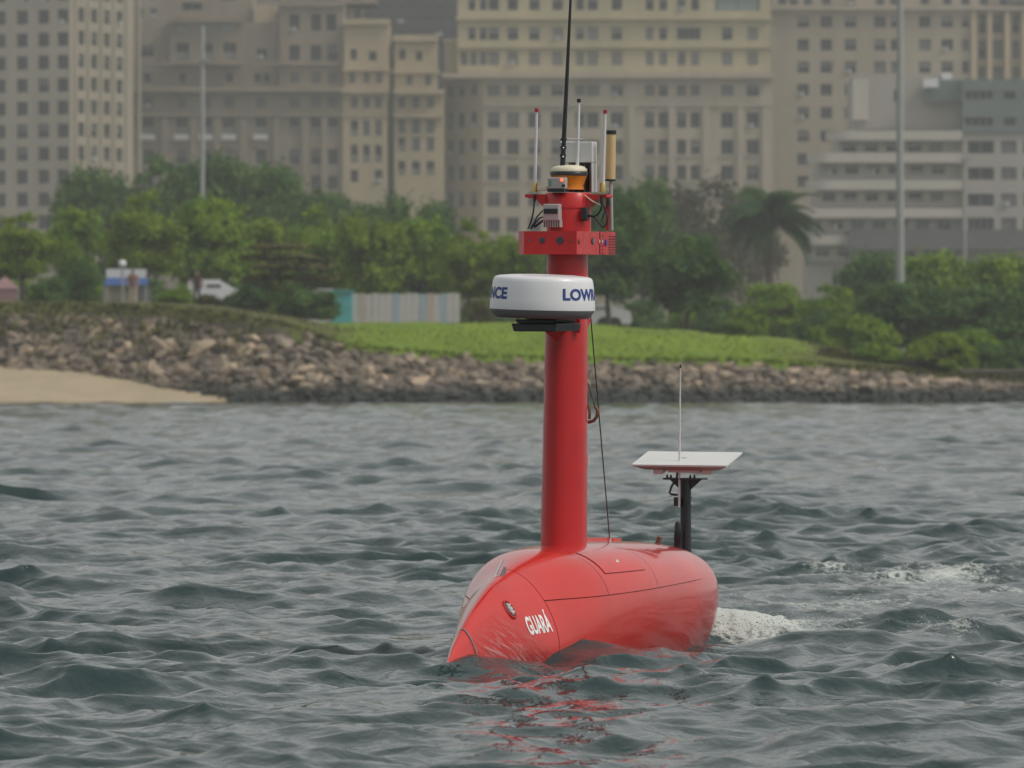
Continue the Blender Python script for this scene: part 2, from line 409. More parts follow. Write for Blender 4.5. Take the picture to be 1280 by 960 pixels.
RM = [rock_mesh(i) for i in range(14)]
rg = np.random.RandomState(12); cand = []
for k in range(6500):
    px = rg.uniform(-120, 1400); pf = shore_profile(np.array([px])); t = rg.uniform(-.10, 1.04)
    Y = float(pf[0][0] * (1 - t) + pf[2][0] * t); z = float(pf[1][0] * (1 - t) + pf[3][0] * t)
    if px > 1185 and z > .9: continue
    if px < 380 and t > .90: continue
    sz = 0.22 + 0.56 * rg.rand() ** 2.6
    if px < 330 and rg.rand() < .3: sz *= 1.25
    if rg.rand() < .02: sz *= 1.4
    cand.append((sz, px, Y, z))
cand.sort(key=lambda c: -c[0] - (1 if -10 < c[1] < 1290 else 0))
rest_v, rest_f, off = [], [], 0
for i, (sz, px, Y, z) in enumerate(cand):
    x = xpx(px, 270.0); rot = Euler((rg.uniform(-.6, .6), rg.uniform(-.6, .6), rg.uniform(0, 6.28)))
    loc = Vector((x, Y - .12, z + sz * .12))
    scl = Vector((sz * rg.uniform(.9, 1.35), sz, sz * rg.uniform(.75, 1.1)))
    if i < 296:
        o = link('rock', RM[i % 14], bank, loc); o.rotation_euler = rot; o.scale = scl
    elif i < 5600:
        me = RM[i % 14]; mm = Matrix.LocRotScale(loc, rot, scl)
        co = [mm @ v.co for v in me.vertices]; rest_v += [tuple(c) for c in co]
        for p in me.polygons: rest_f.append([a + off for a in p.vertices])
        off += len(co)
me = bpy.data.meshes.new('small_rocks'); me.from_pydata(rest_v, [], rest_f); me.materials.append(M['rock'])
tag(link('rubble', me, bank), None, None, None, 'stuff')

# ---- tufts on the bank edge
def leaf_mat(name, c1, c2, sc=.5, trans=.3):
    m = bpy.data.materials.new(name); m.use_nodes = True; t = m.node_tree; t.nodes.remove(t.nodes['Principled BSDF'])
    out = t.nodes['Material Output']
    tc = t.nodes.new('ShaderNodeTexCoord'); n = t.nodes.new('ShaderNodeTexNoise'); n.inputs['Scale'].default_value = sc; n.inputs['Detail'].default_value = 4
    t.links.new(tc.outputs['Object'], n.inputs['Vector'])
    g = t.nodes.new('ShaderNodeNewGeometry'); ad = t.nodes.new('ShaderNodeMath'); ad.operation = 'MULTIPLY_ADD'; ad.inputs[1].default_value = .4; ad.inputs[2].default_value = -.2
    t.links.new(g.outputs['Random Per Island'], ad.inputs[0])
    a2 = t.nodes.new('ShaderNodeMath'); a2.operation = 'ADD'; t.links.new(n.outputs['Fac'], a2.inputs[0]); t.links.new(ad.outputs[0], a2.inputs[1])
    rp = t.nodes.new('ShaderNodeValToRGB'); rp.color_ramp.elements[0].position = .32; rp.color_ramp.elements[1].position = .68
    rp.color_ramp.elements[0].color = (*c1, 1); rp.color_ramp.elements[1].color = (*c2, 1)
    t.links.new(a2.outputs[0], rp.inputs[0])
    d = t.nodes.new('ShaderNodeBsdfDiffuse'); tr = t.nodes.new('ShaderNodeBsdfTranslucent'); mx = t.nodes.new('ShaderNodeMixShader'); mx.inputs[0].default_value = trans
    for s_ in (d, tr): t.links.new(rp.outputs[0], s_.inputs[0])
    t.links.new(d.outputs[0], mx.inputs[1]); t.links.new(tr.outputs[0], mx.inputs[2]); t.links.new(mx.outputs[0], out.inputs[0])
    return m
LM = {
    'bright': leaf_mat('yellow_green_leaves', (0.11, 0.18, 0.02), (0.27, 0.36, 0.045)),
    'mid': leaf_mat('mid_green_leaves', (0.085, 0.18, 0.022), (0.27, 0.38, 0.042)),
    'dark': leaf_mat('dark_green_leaves', (0.046, 0.11, 0.036), (0.14, 0.23, 0.06)),
    'olive': leaf_mat('olive_leaves', (0.06, 0.075, 0.025), (0.20, 0.18, 0.07)),
    'brown': leaf_mat('dry_brown_leaves', (0.07, 0.06, 0.045), (0.12, 0.11, 0.07)),
    'grass': leaf_mat('grass_tufts', (0.14, 0.215, 0.024), (0.24, 0.31, 0.04), .4, .15),
    'rough': leaf_mat('rough_grass_tufts', (0.07, 0.085, 0.026), (0.16, 0.16, 0.05), .5, .15),
}
def quads(cent, nrm, a, b, rgq):
    """one leaf quad per centre; returns verts, faces"""
    n = len(cent); nrm = nrm / np.linalg.norm(nrm, axis=1, keepdims=True)
    r = rgq.normal(size=(n, 3)); u = np.cross(nrm, r); u /= np.linalg.norm(u, axis=1, keepdims=True) + 1e-9; w = np.cross(nrm, u)
    a = a[:, None]; b = b[:, None]
    v = np.stack([cent - u * a, cent - w * b + nrm * a * .15, cent + u * a, cent + w * b + nrm * a * .15], 1).reshape(-1, 3)
    return v, np.arange(4 * n).reshape(-1, 4)
rq = np.random.RandomState(33)
px = rq.uniform(-250, 1500, 16000); pf = shore_profile(px); t = rq.beta(.8, 1.1, 16000) * 1.1 - .06 - np.where((px < 330) & (rq.rand(16000) < .6), rq.rand(16000) ** 1.6 * (.45 + .4 * np.sin(px * .045) ** 2) * 1.2, 0)
SZ = np.where(t < 0, 2.4, 1.0); tn = np.clip(-t, 0, 1); tp_ = np.clip(t, 0, 2)
Y = np.where(t < 0, pf[2] * (1 - tn) + pf[0] * tn, pf[2] * (1 - tp_) + pf[4] * tp_); z = np.where(t < 0, pf[3] * (1 - tn) + pf[1] * tn + .42, pf[3] * (1 - tp_) + pf[5] * tp_)
keep = fbm(px * .02, Y * .3, 9, 2, 1.0) > -2
c = np.stack([xpx(px, 270.0), Y, z + .05], 1)[keep]
nv, nf = quads(c, rq.normal(size=c.shape) * (.6, .6, .6) + (0, 0, .5), rq.uniform(.03, .08, len(c)) * SZ[keep], rq.uniform(.03, .06, len(c)) * SZ[keep], rq)
nv = nv.reshape(-1, 4, 3); rough = (nv[:, 0, 0] + 2.5 * np.sin(nv[:, 0, 1] * 2 + nv[:, 0, 0]) < -8.0) | (nv[:, 0, 0] > 13.5)
for sel, key, nm, lb in ((rough, 'rough', 'rough_grass', 'olive rough grass and weeds over the ends of the bank'),):
    q_ = nv[sel].reshape(-1, 3); tag(link(nm, np_mesh(nm, q_, np.arange(len(q_)).reshape(-1, 4), [LM[key]], False)), lb, 'grass', None, 'stuff')
nv = nv[~rough].reshape(-1, 3); nf = np.arange(len(nv)).reshape(-1, 4)
tag(link('grass', np_mesh('grass', nv, nf, [LM['grass']], False)), 'bright green grass growing on the middle of the bank', 'grass', None, 'stuff')

# ------------------------------------------------------------------ trees
def crown_mesh(name, seed, lobes, count, leaf, R_=4.5, z0=1.3, z1=10.0, flat=1.0, spread=1.0, layered=0, hollow=.45):
    rg = np.random.RandomState(seed); C = []; Nn = []
    ls = []
    zc, hz = (z0 + z1) / 2, (z1 - z0) / 2
    for i in range(lobes):
        th = rg.uniform(0, 2 * np.pi); u = rg.uniform(-.75, .95)
        rr = math.sqrt(max(0, 1 - u * u)) * rg.uniform(.45, .95)
        if layered:
            lev = i % layered; u = -.7 + 1.6 * lev / (layered - 1); rr = (1 - .75 * max(0, u) ** 1.2) * rg.uniform(.25, .95)
        rad = rg.uniform(.14, .40) * R_
        ls.append((np.array([rr * np.cos(th) * R_ * .8, rr * np.sin(th) * R_ * .8, zc + u * hz * .78]), rad))
    w = np.array([l[1] ** 2 for l in ls]); w /= w.sum()
    for (c, r), ww in zip(ls, w):
        n = int(count * ww); v = rg.normal(size=(n, 3)); v /= np.linalg.norm(v, axis=1, keepdims=True)
        v[:, 2] = np.where(v[:, 2] < -.35, -v[:, 2] * .6, v[:, 2])
        rad = r * (hollow + (1.06 - hollow) * rg.rand(n, 1) ** .5)
        rad *= 1 + .42 * np.sin(v[:, :1] * 5 + c[0]) * np.sin(v[:, 1:2] * 4.3 + c[1]) + .20 * rg.normal(size=(n, 1))
        p = v * rad * (1, 1, (.55 if layered else .8) * flat) + c
        C.append(p); Nn.append(v + rg.normal(size=(n, 3)) * .55 + (0, 0, .35))
    C = np.concatenate(C); Nn = np.concatenate(Nn); n = len(C)
    v, f = quads(C, Nn, leaf * rg.uniform(.6, 1.4, n), leaf * rg.uniform(.35, .8, n), rg)
    return np_mesh(name, v, f, [LM['mid']], False)

def trunk_mesh(seed, z0=3.0, zt=8.0, R_=4.5, r0=.28, nl=7, base=-1.5):
    rg = np.random.RandomState(seed); mb = MB()
    bend = rg.uniform(-.5, .5, 2)
    mid = Vector((bend[0] * .6, bend[1] * .6, z0 * .8)); top = Vector((bend[0], bend[1], zt))
    mb.tube([(0, 0, base), (0, 0, 0), mid, top], [r0 * 1.3, r0, r0 * .75, r0 * .2], 8)
    for i in range(nl):
        th = 2 * math.pi * i / nl + rg.uniform(-.3, .3); st = mid.lerp(top, rg.uniform(0, .6)); ln = rg.uniform(.5, .85) * R_
        e = st + Vector((math.cos(th) * ln, math.sin(th) * ln, rg.uniform(.8, 2.6)))
        mb.tube([st, st.lerp(e, .5) + Vector((0, 0, .4)), e], [r0 * .45, r0 * .3, r0 * .08], 6)
    return mb.mesh('trunk', [M['bark']])
M['bark'] = mat('grey_brown_bark', (0.11, 0.085, 0.065), .95, var=.4, vscale=3, bump=.6, bscale=9, stretch=(1, 1, .3))
CM = {
    'round': [crown_mesh('crown', s, 38, 11000, .23) for s in (1, 2, 3)],
    'dense': [crown_mesh('crown', s, 46, 13000, .24, hollow=.55, z0=.8) for s in (4, 5)],
    'layered': [crown_mesh('crown', 6, 34, 6500, .28, layered=5, z0=2.0, flat=.5)],
    'sparse': [crown_mesh('crown', 7, 24, 3000, .22)],
    'low': [crown_mesh('crown', s, 26, 7500, .23, z0=-.3, z1=5.5, R_=4.0) for s in (8, 9)],
}
TM = [trunk_mesh(s) for s in (1, 2, 3)]
TML = [trunk_mesh(s, .8, 4.0, 4.0, .16, 8) for s in (4, 5)]
NT = [0]
def tree(kind, leaf, px, top, wpx, Y, label, name='leafy_tree', cat='tree', group='trees in the waterside park', low=False, gz=None):
    p = pxw(px, top, Y); zb = ground_z(p.x, Y) - .15 if gz is None else gz; i = NT[0]; NT[0] += 1
    t = empty(name, (p.x, Y, zb), (0, 0, i * 1.9)); tag(t, label, cat, group)
    me = CM[kind][i % len(CM[kind])]
    top_ref = max(v.co.z for v in me.vertices) if me.name not in TOPS else TOPS[me.name]
    TOPS[me.name] = top_ref
    sz = (p.z - zb) / top_ref; sx = (wpx * Y / FPX / 2) / (4.6 if not (low or kind == 'low') else 4.2)
    c = link('crown', me, t); c.scale = (sx, sx, sz)
    c.material_slots[0].link = 'OBJECT'; c.material_slots[0].material = LM[leaf]
    tm = (TML if kind == 'low' else TM); k = link('trunk', tm[i % len(tm)], t); k.scale = (sx, sx, sz)
    return t
TOPS = {}
# far row, in front of the buildings
for a in [
    ('dense', 'dark', 118, 196, 120, 430, 'bluish tall tree in front of the left tower, farthest left of the back row'),
    ('round', 'dark', 190, 186, 130, 440, 'bluish broad tree of the back row below the tall slim light pole'),
    ('dense', 'dark', 262, 180, 150, 425, 'bluish tree of the back row just right of the slim light pole'),
    ('round', 'dark', 338, 184, 140, 420, 'highest bluish tree of the back row before the brown ornate building'),
    ('dense', 'dark', 408, 226, 110, 410, 'bluish tree of the back row left of the cream building wing'),
    ('round', 'dark', 478, 236, 110, 405, 'bluish tree of the back row under the pale ornate wing'),
    ('dense', 'dark', 545, 240, 100, 400, 'bluish tree of the back row at the corner of the cream building'),
    ('dense', 'dark', 800, 208, 110, 395, 'tall hazy tree rising directly behind the tan antenna of the red mast'),
    ('sparse', 'brown', 880, 200, 165, 480, 'thin greyish brown tree with sparse leaves in front of the cream building'),
    ('sparse', 'brown', 935, 222, 110, 500, 'thin brownish tree close to the left of the palm'),
]: tree(*a)
for a in [
    ('round', 'bright', 28, 262, 120, 305, 'yellow green tree at the left end of the promenade'),
    ('low', 'dark', 102, 318, 66, 300, 'small dark round tree beside the pink awning on the promenade', ),
    ('round', 'mid', 95, 246, 90, 330, 'mid green tree right behind the small dark round tree'),
    ('round', 'bright', 185, 234, 125, 318, 'yellow green tree standing above the blue kiosk'),
    ('dense', 'mid', 262, 236, 130, 325, 'dense mid green tree above the white vans'),
    ('round', 'bright', 330, 262, 110, 330, 'yellow green tree behind the flat tiered tree'),
    ('round', 'mid', 400, 252, 120, 335, 'mid green tree between the tiered tree and the turquoise panel'),
    ('round', 'bright', 462, 262, 110, 325, 'yellow green tree behind the left end of the painted fence'),
    ('dense', 'mid', 525, 262, 110, 330, 'dense mid green tree above the middle of the painted fence'),
    ('round', 'bright', 590, 268, 100, 315, 'yellow green tree above the right end of the painted fence'),
    ('round', 'mid', 648, 288, 90, 305, 'mid green tree half behind the radome of the red vessel'),
    ('layered', 'olive', 352, 300, 150, 291, 'low tree with flat tiered olive branches above the boulders'),
    ('dense', 'dark', 762, 225, 130, 300, 'large dark tree right behind the red mast on the lawn'),
    ('dense', 'dark', 858, 284, 128, 296, 'dark spreading tree on the lawn right of the red mast'),
    ('round', 'mid', 968, 345, 100, 330, 'hazy mid green tree below the palm'),
    ('round', 'mid', 1040, 352, 110, 320, 'mid green tree left of the thick light pole base'),
    ('dense', 'dark', 1092, 305, 130, 345, 'dark tree directly behind the base of the thick light pole'),
    ('round', 'mid', 1165, 300, 130, 350, 'tall mid green tree right of the thick light pole'),
    ('dense', 'mid', 1245, 308, 130, 340, 'tall mid green tree at the right edge of the park'),
    ('dense', 'dark', 1140, 345, 150, 312, 'dense dark tree above the bright green shrub on the bank'),
    ('dense', 'dark', 1232, 350, 150, 308, 'dense dark tree above the concrete sea wall'),
    ('dense', 'dark', 1310, 330, 130, 310, 'dense dark tree cut by the right edge of the picture'),
    ('dense', 'dark', 700, 300, 110, 340, 'dark tree hidden mostly by the column of the red vessel'),
]: tree(*a)
for a in [
    ('low', 'dark', 385, 352, 105, 287, 'dark drooping shrub left of the turquoise panel at the bank top'),
    ('low', 'dark', 318, 352, 80, 290, 'dark shrub under the tiered tree at the bank top'),
    ('low', 'mid', 1035, 398, 70, 300, 'mid green shrub at the right end of the lawn'),
    ('low', 'olive', 600, 374, 50, 292, 'small olive shrub at the right end of the painted fence'),
    ('low', 'dark', 1268, 420, 70, 287, 'dark shrub behind the concrete sea wall'),
    ('low', 'mid', 930, 385, 70, 300, 'mid green shrub behind the lawn below the palm'),
    ('low', 'olive', 262, 366, 60, 292, 'low olive shrub in front of the white vans'),
    ('low', 'mid', 222, 360, 60, 291, 'mid green shrub standing between the kiosk and the low olive shrub'),
    ('low', 'dark', 1010, 388, 90, 303, 'dark shrub at the crest of the lawn left of the thick light pole'),
    ('low', 'mid', 1080, 392, 100, 300, 'mid green shrub at the crest of the lawn under the thick light pole'),
    ('low', 'dark', 905, 392, 90, 310, 'dark low shrub behind the lawn crest right of the spreading tree'),
    ('low', 'mid', 1215, 410, 90, 290, 'mid green shrub directly behind the left end of the sea wall'),
    ('low', 'dark', 62, 345, 60, 297, 'dark shrub beside the yellow green tree at the left end'),
]: tree(*a, name='shrub', cat='shrub', group='shrubs on the bank')

def hedge(xs, label):
    p = pxw(xs[len(xs) // 2][0], 400, 354); h = tag(empty('hedge', (p.x, 354, ground_z(p.x, 354))), label, 'hedge')
    for k, (px_, tp_) in enumerate(xs):
        me = CM['low'][k % 2]; q_ = pxw(px_, tp_, 352 + (k * 5) % 9); c = link('crown', me, h, (q_.x - p.x, q_.y - 354, -.2)); c.rotation_euler = (0, 0, k * 1.7)
        sx = 92 * 354 / FPX / 2 / 4.2; c.scale = (sx, sx, (q_.z - h.location.z + .2) / max(v.co.z for v in me.vertices))
        c.material_slots[0].link = 'OBJECT'; c.material_slots[0].material = LM[('dark', 'mid')[k % 2]]
hedge([(x, 344 + (x * 7) % 11) for x in range(-30, 440, 52)], 'long dark hedge behind the kiosk, the van and the tiered tree')
hedge([(x, 368 + (x * 5) % 9) for x in range(600, 1330, 50)], 'long dark hedge behind the lawn right of the painted fence')
for a, g_ in ((('low', 'bright', 1178, 414, 112, 275.5, 'bright green shrub growing down to the right hand stones'), 474),
              (('low', 'mid', 1098, 424, 92, 276, 'mid green shrub on the bank left of the bright green shrub'), 470),
              (('low', 'olive', 1040, 432, 60, 275.5, 'small olive shrub at the right end of the mown lawn'), 462),
              (('low', 'dark', 1240, 425, 90, 276.5, 'dark shrub on the bank right of the bright green shrub'), 474)):
    tree(*a, name='shrub', cat='shrub', group='shrubs on the bank', gz=zpx(g_, a[5]))
# palm
def palm(px, top, wpx, Y, label):
    p = pxw(px, top, Y); zb = ground_z(p.x, Y); t = tag(empty('palm_tree', (p.x, Y, zb)), label, 'palm tree')
    H = (p.z - zb) * .84; rg = np.random.RandomState(4)
    mb = MB(); mb.tube([(0, 0, -.5), (.1, 0, H * .5), (0, 0, H)], [.4, .3, .26], 9); mb.build('trunk', M['bark'], t)
    L = wpx * Y / FPX / 2 * 1.22; mb = MB(); N = 11; sp = []
    for i in range(N):
        u = i / (N - 1); sp.append(Vector((L * (u * .95), 0, L * (.62 * u - .98 * u * u))))
    mb.tube(sp, [.05 * (1 - .8 * i / N) + .01 for i in range(N)], 4)
    for i in range(1, 4 * (N - 1)):
        u = i / (4 * (N - 1)); q = Vector((L * u * .95, 0, L * (.62 * u - .98 * u * u))); w = L * .36 * math.sin(math.pi * min(1, u * .85 + .13)) + .1
        for s_ in (-1, 1):
            e = q + Vector((w * .45, s_ * w * .8, -w * .55)); d = Vector((.10, 0, 0))
            mb.add([q - d, q + d, e + d * .2], [(0, 1, 2)])
    me = mb.mesh('frond', [leaf_mat('palm_leaflets', (0.02, 0.05, 0.02), (0.06, 0.11, 0.035), .5, .15)])
    for i in range(30):
        f = link('frond', me, t, (0, 0, H)); f.rotation_euler = (0, R(rg.uniform(-58, 34)), i * 2.4 + rg.uniform(-.2, .2)); f.scale = [rg.uniform(.8, 1.05)] * 3
palm(960, 236, 122, 420, 'hazy palm tree with drooping fronds before the pale modern building')

# ------------------------------------------------------------------ buildings
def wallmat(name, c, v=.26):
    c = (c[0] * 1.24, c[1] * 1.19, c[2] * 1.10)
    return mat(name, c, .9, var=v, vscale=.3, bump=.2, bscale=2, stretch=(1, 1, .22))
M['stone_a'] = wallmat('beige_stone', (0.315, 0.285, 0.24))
M['stone_a_side_dimmed'] = wallmat('beige_stone_side_dimmed', (0.26, 0.235, 0.185))  # tower stone again, its colour darkened to hold down the sun on this side
M['stone_b'] = wallmat('brown_stone', (0.225, 0.192, 0.155), .3)
M['stone_b_light'] = wallmat('pale_sand_stone', (0.35, 0.295, 0.205), .25)
M['stone_c'] = wallmat('warm_grey_render', (0.345, 0.305, 0.255))
M['stone_c_up'] = wallmat('cream_render', (0.375, 0.335, 0.225))
M['stone_d'] = wallmat('grey_beige_stone', (0.305, 0.27, 0.225))
M['stone_d_sunlit'] = wallmat('sunlit_pilaster_stone', (0.38, 0.32, 0.22))  # sunlight on the pilaster bay, put into a paler, yellower stone colour
M['modern'] = wallmat('pale_grey_concrete', (0.285, 0.275, 0.265), .1)
M['modern_band'] = wallmat('off_white_band', (0.385, 0.37, 0.35), .1)
M['teal_glass'] = mat('greenish_glass', (0.12, 0.155, 0.15), .3, var=.2, vscale=.2)
M['dark_tower'] = mat('dark_tower_glass', (0.018, 0.022, 0.032), .6, var=.2, vscale=.1)
M['dark_conc'] = mat('dark_concrete', (0.10, 0.10, 0.10), .8, var=.2, vscale=.3)
M['frame'] = mat('window_frame', (0.15, 0.145, 0.14), .6)
M['frame_w'] = mat('pale_window_frame', (0.5, 0.5, 0.48), .6)
M['pane'] = mat('dark_pane', (0.012, 0.018, 0.026), .3, spec=.2)
M['blind'] = mat('pale_blind', (0.20, 0.19, 0.185), .8)
M['blind2'] = mat('grey_blind', (0.12, 0.12, 0.125), .8)
M['pane_teal'] = mat('teal_pane', (0.20, 0.27, 0.26), .3)
M['roofing'] = mat('flat_roof', (0.15, 0.14, 0.13), .9)

def window_mesh(kind):
    mb = MB(); f = .055
    mb.span((-.5, -.05, 0), (-.5 + f, .08, 1), 0); mb.span((.5 - f, -.05, 0), (.5, .08, 1), 0)
    mb.span((-.5 + f, -.05, 1 - f), (.5 - f, .08, 1), 0); mb.span((-.5 + f, -.05, 0), (.5 - f, .08, f), 0)
    mb.span((-.02, -.03, f), (.02, .05, 1 - f), 0)
    mb.span((-.5 + f, .02, f), (-.02, .09, 1 - f), 1); mb.span((.02, .02, f), (.5 - f, .09, 1 - f), 1)
    if kind in ('half', 'blind', 'low'):
        a, b = {'half': (.5, 1 - f), 'blind': (f, 1 - f), 'low': (f, .45)}[kind]
        for x0, x1 in ((-.5 + f, -.02), (.02, .5 - f)): mb.span((x0 + .002, -.01, a), (x1 - .002, .018, b), 2)
    if kind == 'wide': mb.span((-.27, -.03, f), (-.23, .05, 1 - f), 0); mb.span((.23, -.03, f), (.27, .05, 1 - f), 0)
    return mb.mesh('window', [M['frame'], M['pane'], M['blind']])
WM = {k: window_mesh(k) for k in ('dark', 'half', 'blind', 'low', 'wide')}
wt = WM['dark'].copy(); wt.materials[1] = M['pane_teal']; WM['teal'] = wt
wb = WM['half'].copy(); wb.materials[2] = M['blind2']; WM['greyhalf'] = wb
wc = WM['blind'].copy(); wc.materials[2] = M['blind2']; WM['greyblind'] = wc

ACM = MB().span((-.42, -.42, 0), (.42, .25, .5)).span((-.3, -.44, .08), (.1, -.421, .44), 1).mesh('air_conditioner', [M['frame_w'], M['blind2']])
class Building:
    def __init__(s, name, Y, pxc, label, cat='building'):
        s.Y = Y; s.base = Vector((xpx(pxc, Y), Y, 3.5)); s.root = tag(empty(name, s.base), label, cat, 'buildings of the city skyline')
        s.rg = random.Random(name + label)
    def z(s, py, Y=None): return zpx(py, Y or s.Y)
    def wall(s, p0, p1, zlo, zhi, ops, m, thick=6.0, reveal=.55, name='wall', sides=True):
        """p0, p1: plan points (x, y) left to right as seen; ops: (u0,u1,z0,z1,kind) in metres along the wall"""
        p0 = Vector((p0[0], p0[1], 0)); p1 = Vector((p1[0], p1[1], 0)); d = (p1 - p0); L = d.length; d.normalize()
        n = Vector((d.y, -d.x, 0)); ops = [o for o in ops if o[0] > .02 and o[1] < L - .02 and o[3] < zhi - .02 and o[2] > zlo + .02]
        us = sorted({0.0, L, *[round(o[0], 3) for o in ops], *[round(o[1], 3) for o in ops]}); zs = sorted({zlo, zhi, *[round(o[2], 3) for o in ops], *[round(o[3], 3) for o in ops]})
        mb = MB(); P = lambda u, z, e=0: p0 + d * u - n * e + Vector((0, 0, z)) - s.base
        for i in range(len(us) - 1):
            uc = (us[i] + us[i + 1]) / 2; run = None
            for j in range(len(zs) - 1):
                zc = (zs[j] + zs[j + 1]) / 2
                hole = any(o[0] < uc < o[1] and o[2] < zc < o[3] for o in ops)
                if not hole:
                    if run is None: run = zs[j]
                if (hole or j == len(zs) - 2) and run is not None:
                    zt = zs[j] if hole else zs[j + 1]
                    mb.add([P(us[i], run), P(us[i + 1], run), P(us[i + 1], zt), P(us[i], zt)], [(0, 1, 2, 3)]); run = None
        for u0, u1, z0, z1, k in ops:
            a = [P(u0, z0), P(u1, z0), P(u1, z1), P(u0, z1)]; b = [P(u0, z0, reveal), P(u1, z0, reveal), P(u1, z1, reveal), P(u0, z1, reveal)]
            for q in range(4): mb.add([a[q], a[(q + 1) % 4], b[(q + 1) % 4], b[q]], [(0, 1, 2, 3)])
            me = WM[k]; w = link('window', me, s.root, P((u0 + u1) / 2, z0 + .01, reveal * .62)); w.rotation_euler = (0, 0, math.atan2(d.y, d.x)); w.scale = (u1 - u0 - .02, 1.0, z1 - z0 - .02)
        # back and sides
        if s.rg.random() < 2:
            for u0, u1, z0, z1, k in ops:
                if s.rg.random() < .13 and 1.0 < u1 - u0 < 2.2 and k != 'low': ac = link('air_conditioner', ACM, s.root, P(u0 + .5, z0 + .03, .12)); ac.rotation_euler = (0, 0, math.atan2(d.y, d.x))
        f0, f1 = P(0, 0, thick), P(L, 0, thick); a0, a1 = P(0, 0), P(L, 0)
        for q0, q1 in (((f0, a0), (a1, f1), (f1, f0)) if sides else ()):
            mb.add([Vector((q0.x, q0.y, zlo - s.base.z)), Vector((q1.x, q1.y, zlo - s.base.z)), Vector((q1.x, q1.y, zhi - s.base.z)), Vector((q0.x, q0.y, zhi - s.base.z))], [(0, 1, 2, 3)])
        if sides: mb.add([Vector((q.x, q.y, zhi - s.base.z)) for q in (a0, a1, f1, f0)], [(0, 1, 2, 3)])
        o = mb.build(name, [m], s.root); return o
    def fwall(s, x0, x1, ylo, yhi, pops, m, Y=None, **k):
        """frontal wall between photo columns x0..x1 and rows yhi (top)..ylo; pops (cx, cy, w, h, kind) in photo pixels"""
        Y = Y or s.Y; q = Y / FPX
        ops = [((c - w / 2 - x0) * q, (c + w / 2 - x0) * q, zpx(r + h / 2, Y), zpx(r - h / 2, Y), kd) for c, r, w, h, kd in pops]
        return s.wall((xpx(x0, Y), Y), (xpx(x1, Y), Y), zpx(ylo, Y), zpx(yhi, Y), ops, m, **k)
    def slab(s, x0, x1, ylo, yhi, m, Y=None, out=.5, back=.3, name='cornice'):
        Y = Y or s.Y; mb = MB(); mb.span((xpx(x0, Y) - s.base.x, Y - out - s.base.y, zpx(ylo, Y) - s.base.z), (xpx(x1, Y) - s.base.x, Y + back - s.base.y, zpx(yhi, Y) - s.base.z))
        return mb.build(name, [m], s.root)
    def pick(s, *opts): return s.rg.choice(opts)

# --- left tower
b = Building('office_tower', 760, 40, 'tall beige tower with square windows at the left edge'); q = 760 / FPX
al = R(27); c_ = Vector((xpx(88, 760), 760))
Lf = 95 * q / math.cos(al) + 8; f0 = c_ + Vector((-math.cos(al) * Lf, math.sin(al) * Lf * 1.0))
zr = [20 + 28.6 * k - 28.6 * 6 for k in range(17)]
ops = []
for r in zr:
    for cx in (-33, -4, 25, 53, 78):
        u = Lf - (88 - cx) * q / math.cos(al); ops.append((u - 7.2 * q / math.cos(al), u + 7.2 * q / math.cos(al), zpx(r + 9, 760), zpx(r - 9, 760), b.pick('dark', 'dark', 'dark', 'greyhalf')))
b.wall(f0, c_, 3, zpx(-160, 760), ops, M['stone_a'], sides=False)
Ls = 70 * q / math.sin(al) ; s1 = c_ + Vector((math.sin(al) * Ls, math.cos(al) * Ls)); ops = []
for r in zr:
    for k in range(5):
        u = (14 + 14.2 * k - 2) * q / math.sin(al); hw = 3.4 * q / math.sin(al); ops.append((u - hw, u + hw, zpx(r + 9, 765), zpx(r - 9, 765), b.pick('dark', 'dark', 'dark', 'greyhalf')))
b.wall(c_, s1, 3, zpx(-160, 760) - .02, ops, M['stone_a_side_dimmed'], sides=False)
fq = Vector((f0.x, f0.y)) + (s1 - c_); zt_ = zpx(-160, 760) - b.base.z
mb = MB(); rr = [(c_.x, c_.y), (s1.x, s1.y), (fq.x, fq.y), (f0.x, f0.y)]; rr = [(x - b.base.x, y - b.base.y) for x, y in rr]
mb.add([(x, y, zt_ - .05) for x, y in rr], [(0, 1, 2, 3)]); mb.add([(*rr[i], z_) for i in (1, 2, 3) for z_ in (0, zt_)], [(0, 1, 3, 2), (2, 3, 5, 4)]); mb.build('roof', [M['roofing']], b.root)
mb = MB()
for k in range(6):
    u = (7 + 14.2 * k - 2) * q / math.sin(al); pp = c_ + Vector((math.sin(al) * u, math.cos(al) * u)); nn = Vector((math.cos(al), -math.sin(al)))
    o = MB().box((pp.x + nn.x * .05 - b.base.x, pp.y + nn.y * .05 - b.base.y, 36), (.3, 4.2 * q / math.sin(al) * .45, 66), 0, Matrix.Rotation(-al, 3, 'Z')).build('pilaster', [M['stone_a_side_dimmed']], b.root)

# --- brown ornate building
b = Building('ornate_building', 790, 300, 'brown ornate building with deep cornice and tiered upper floors'); Y = b.Y
K = lambda *a: b.pick(*a)
cols = [185, 227, 257, 286, 326, 368, 395, 416]
ops = [(c, 157, 15 if c < 350 else 13, 22, 'low') for c in cols] + [(c, 196, 13, 20, K('greyhalf', 'dark')) for c in cols] + [(c, 228, 13, 18, 'dark') for c in cols] + [(c, 128, 13, 14, 'greyblind') for c in cols] + [(c, 262, 13, 18, 'dark') for c in cols]
b.fwall(155, 428, 470, 113, ops, M['stone_b'], thick=25)
ops = [(c, 97, 9, 12, 'dark') for c in (184, 228, 287, 322, 333)] + [(184, 64, 17, 14, 'greyhalf'), (327, 67, 14, 13, 'dark')]
b.fwall(162, 352, 113.2, 28, ops, M['stone_b'], Y=795, thick=18)
ops = [(c, 36, 17, 9, 'teal') for c in (228, 258, 287)] + [(c, 64, 17, 22, 'low') for c in (228, 258, 287)]
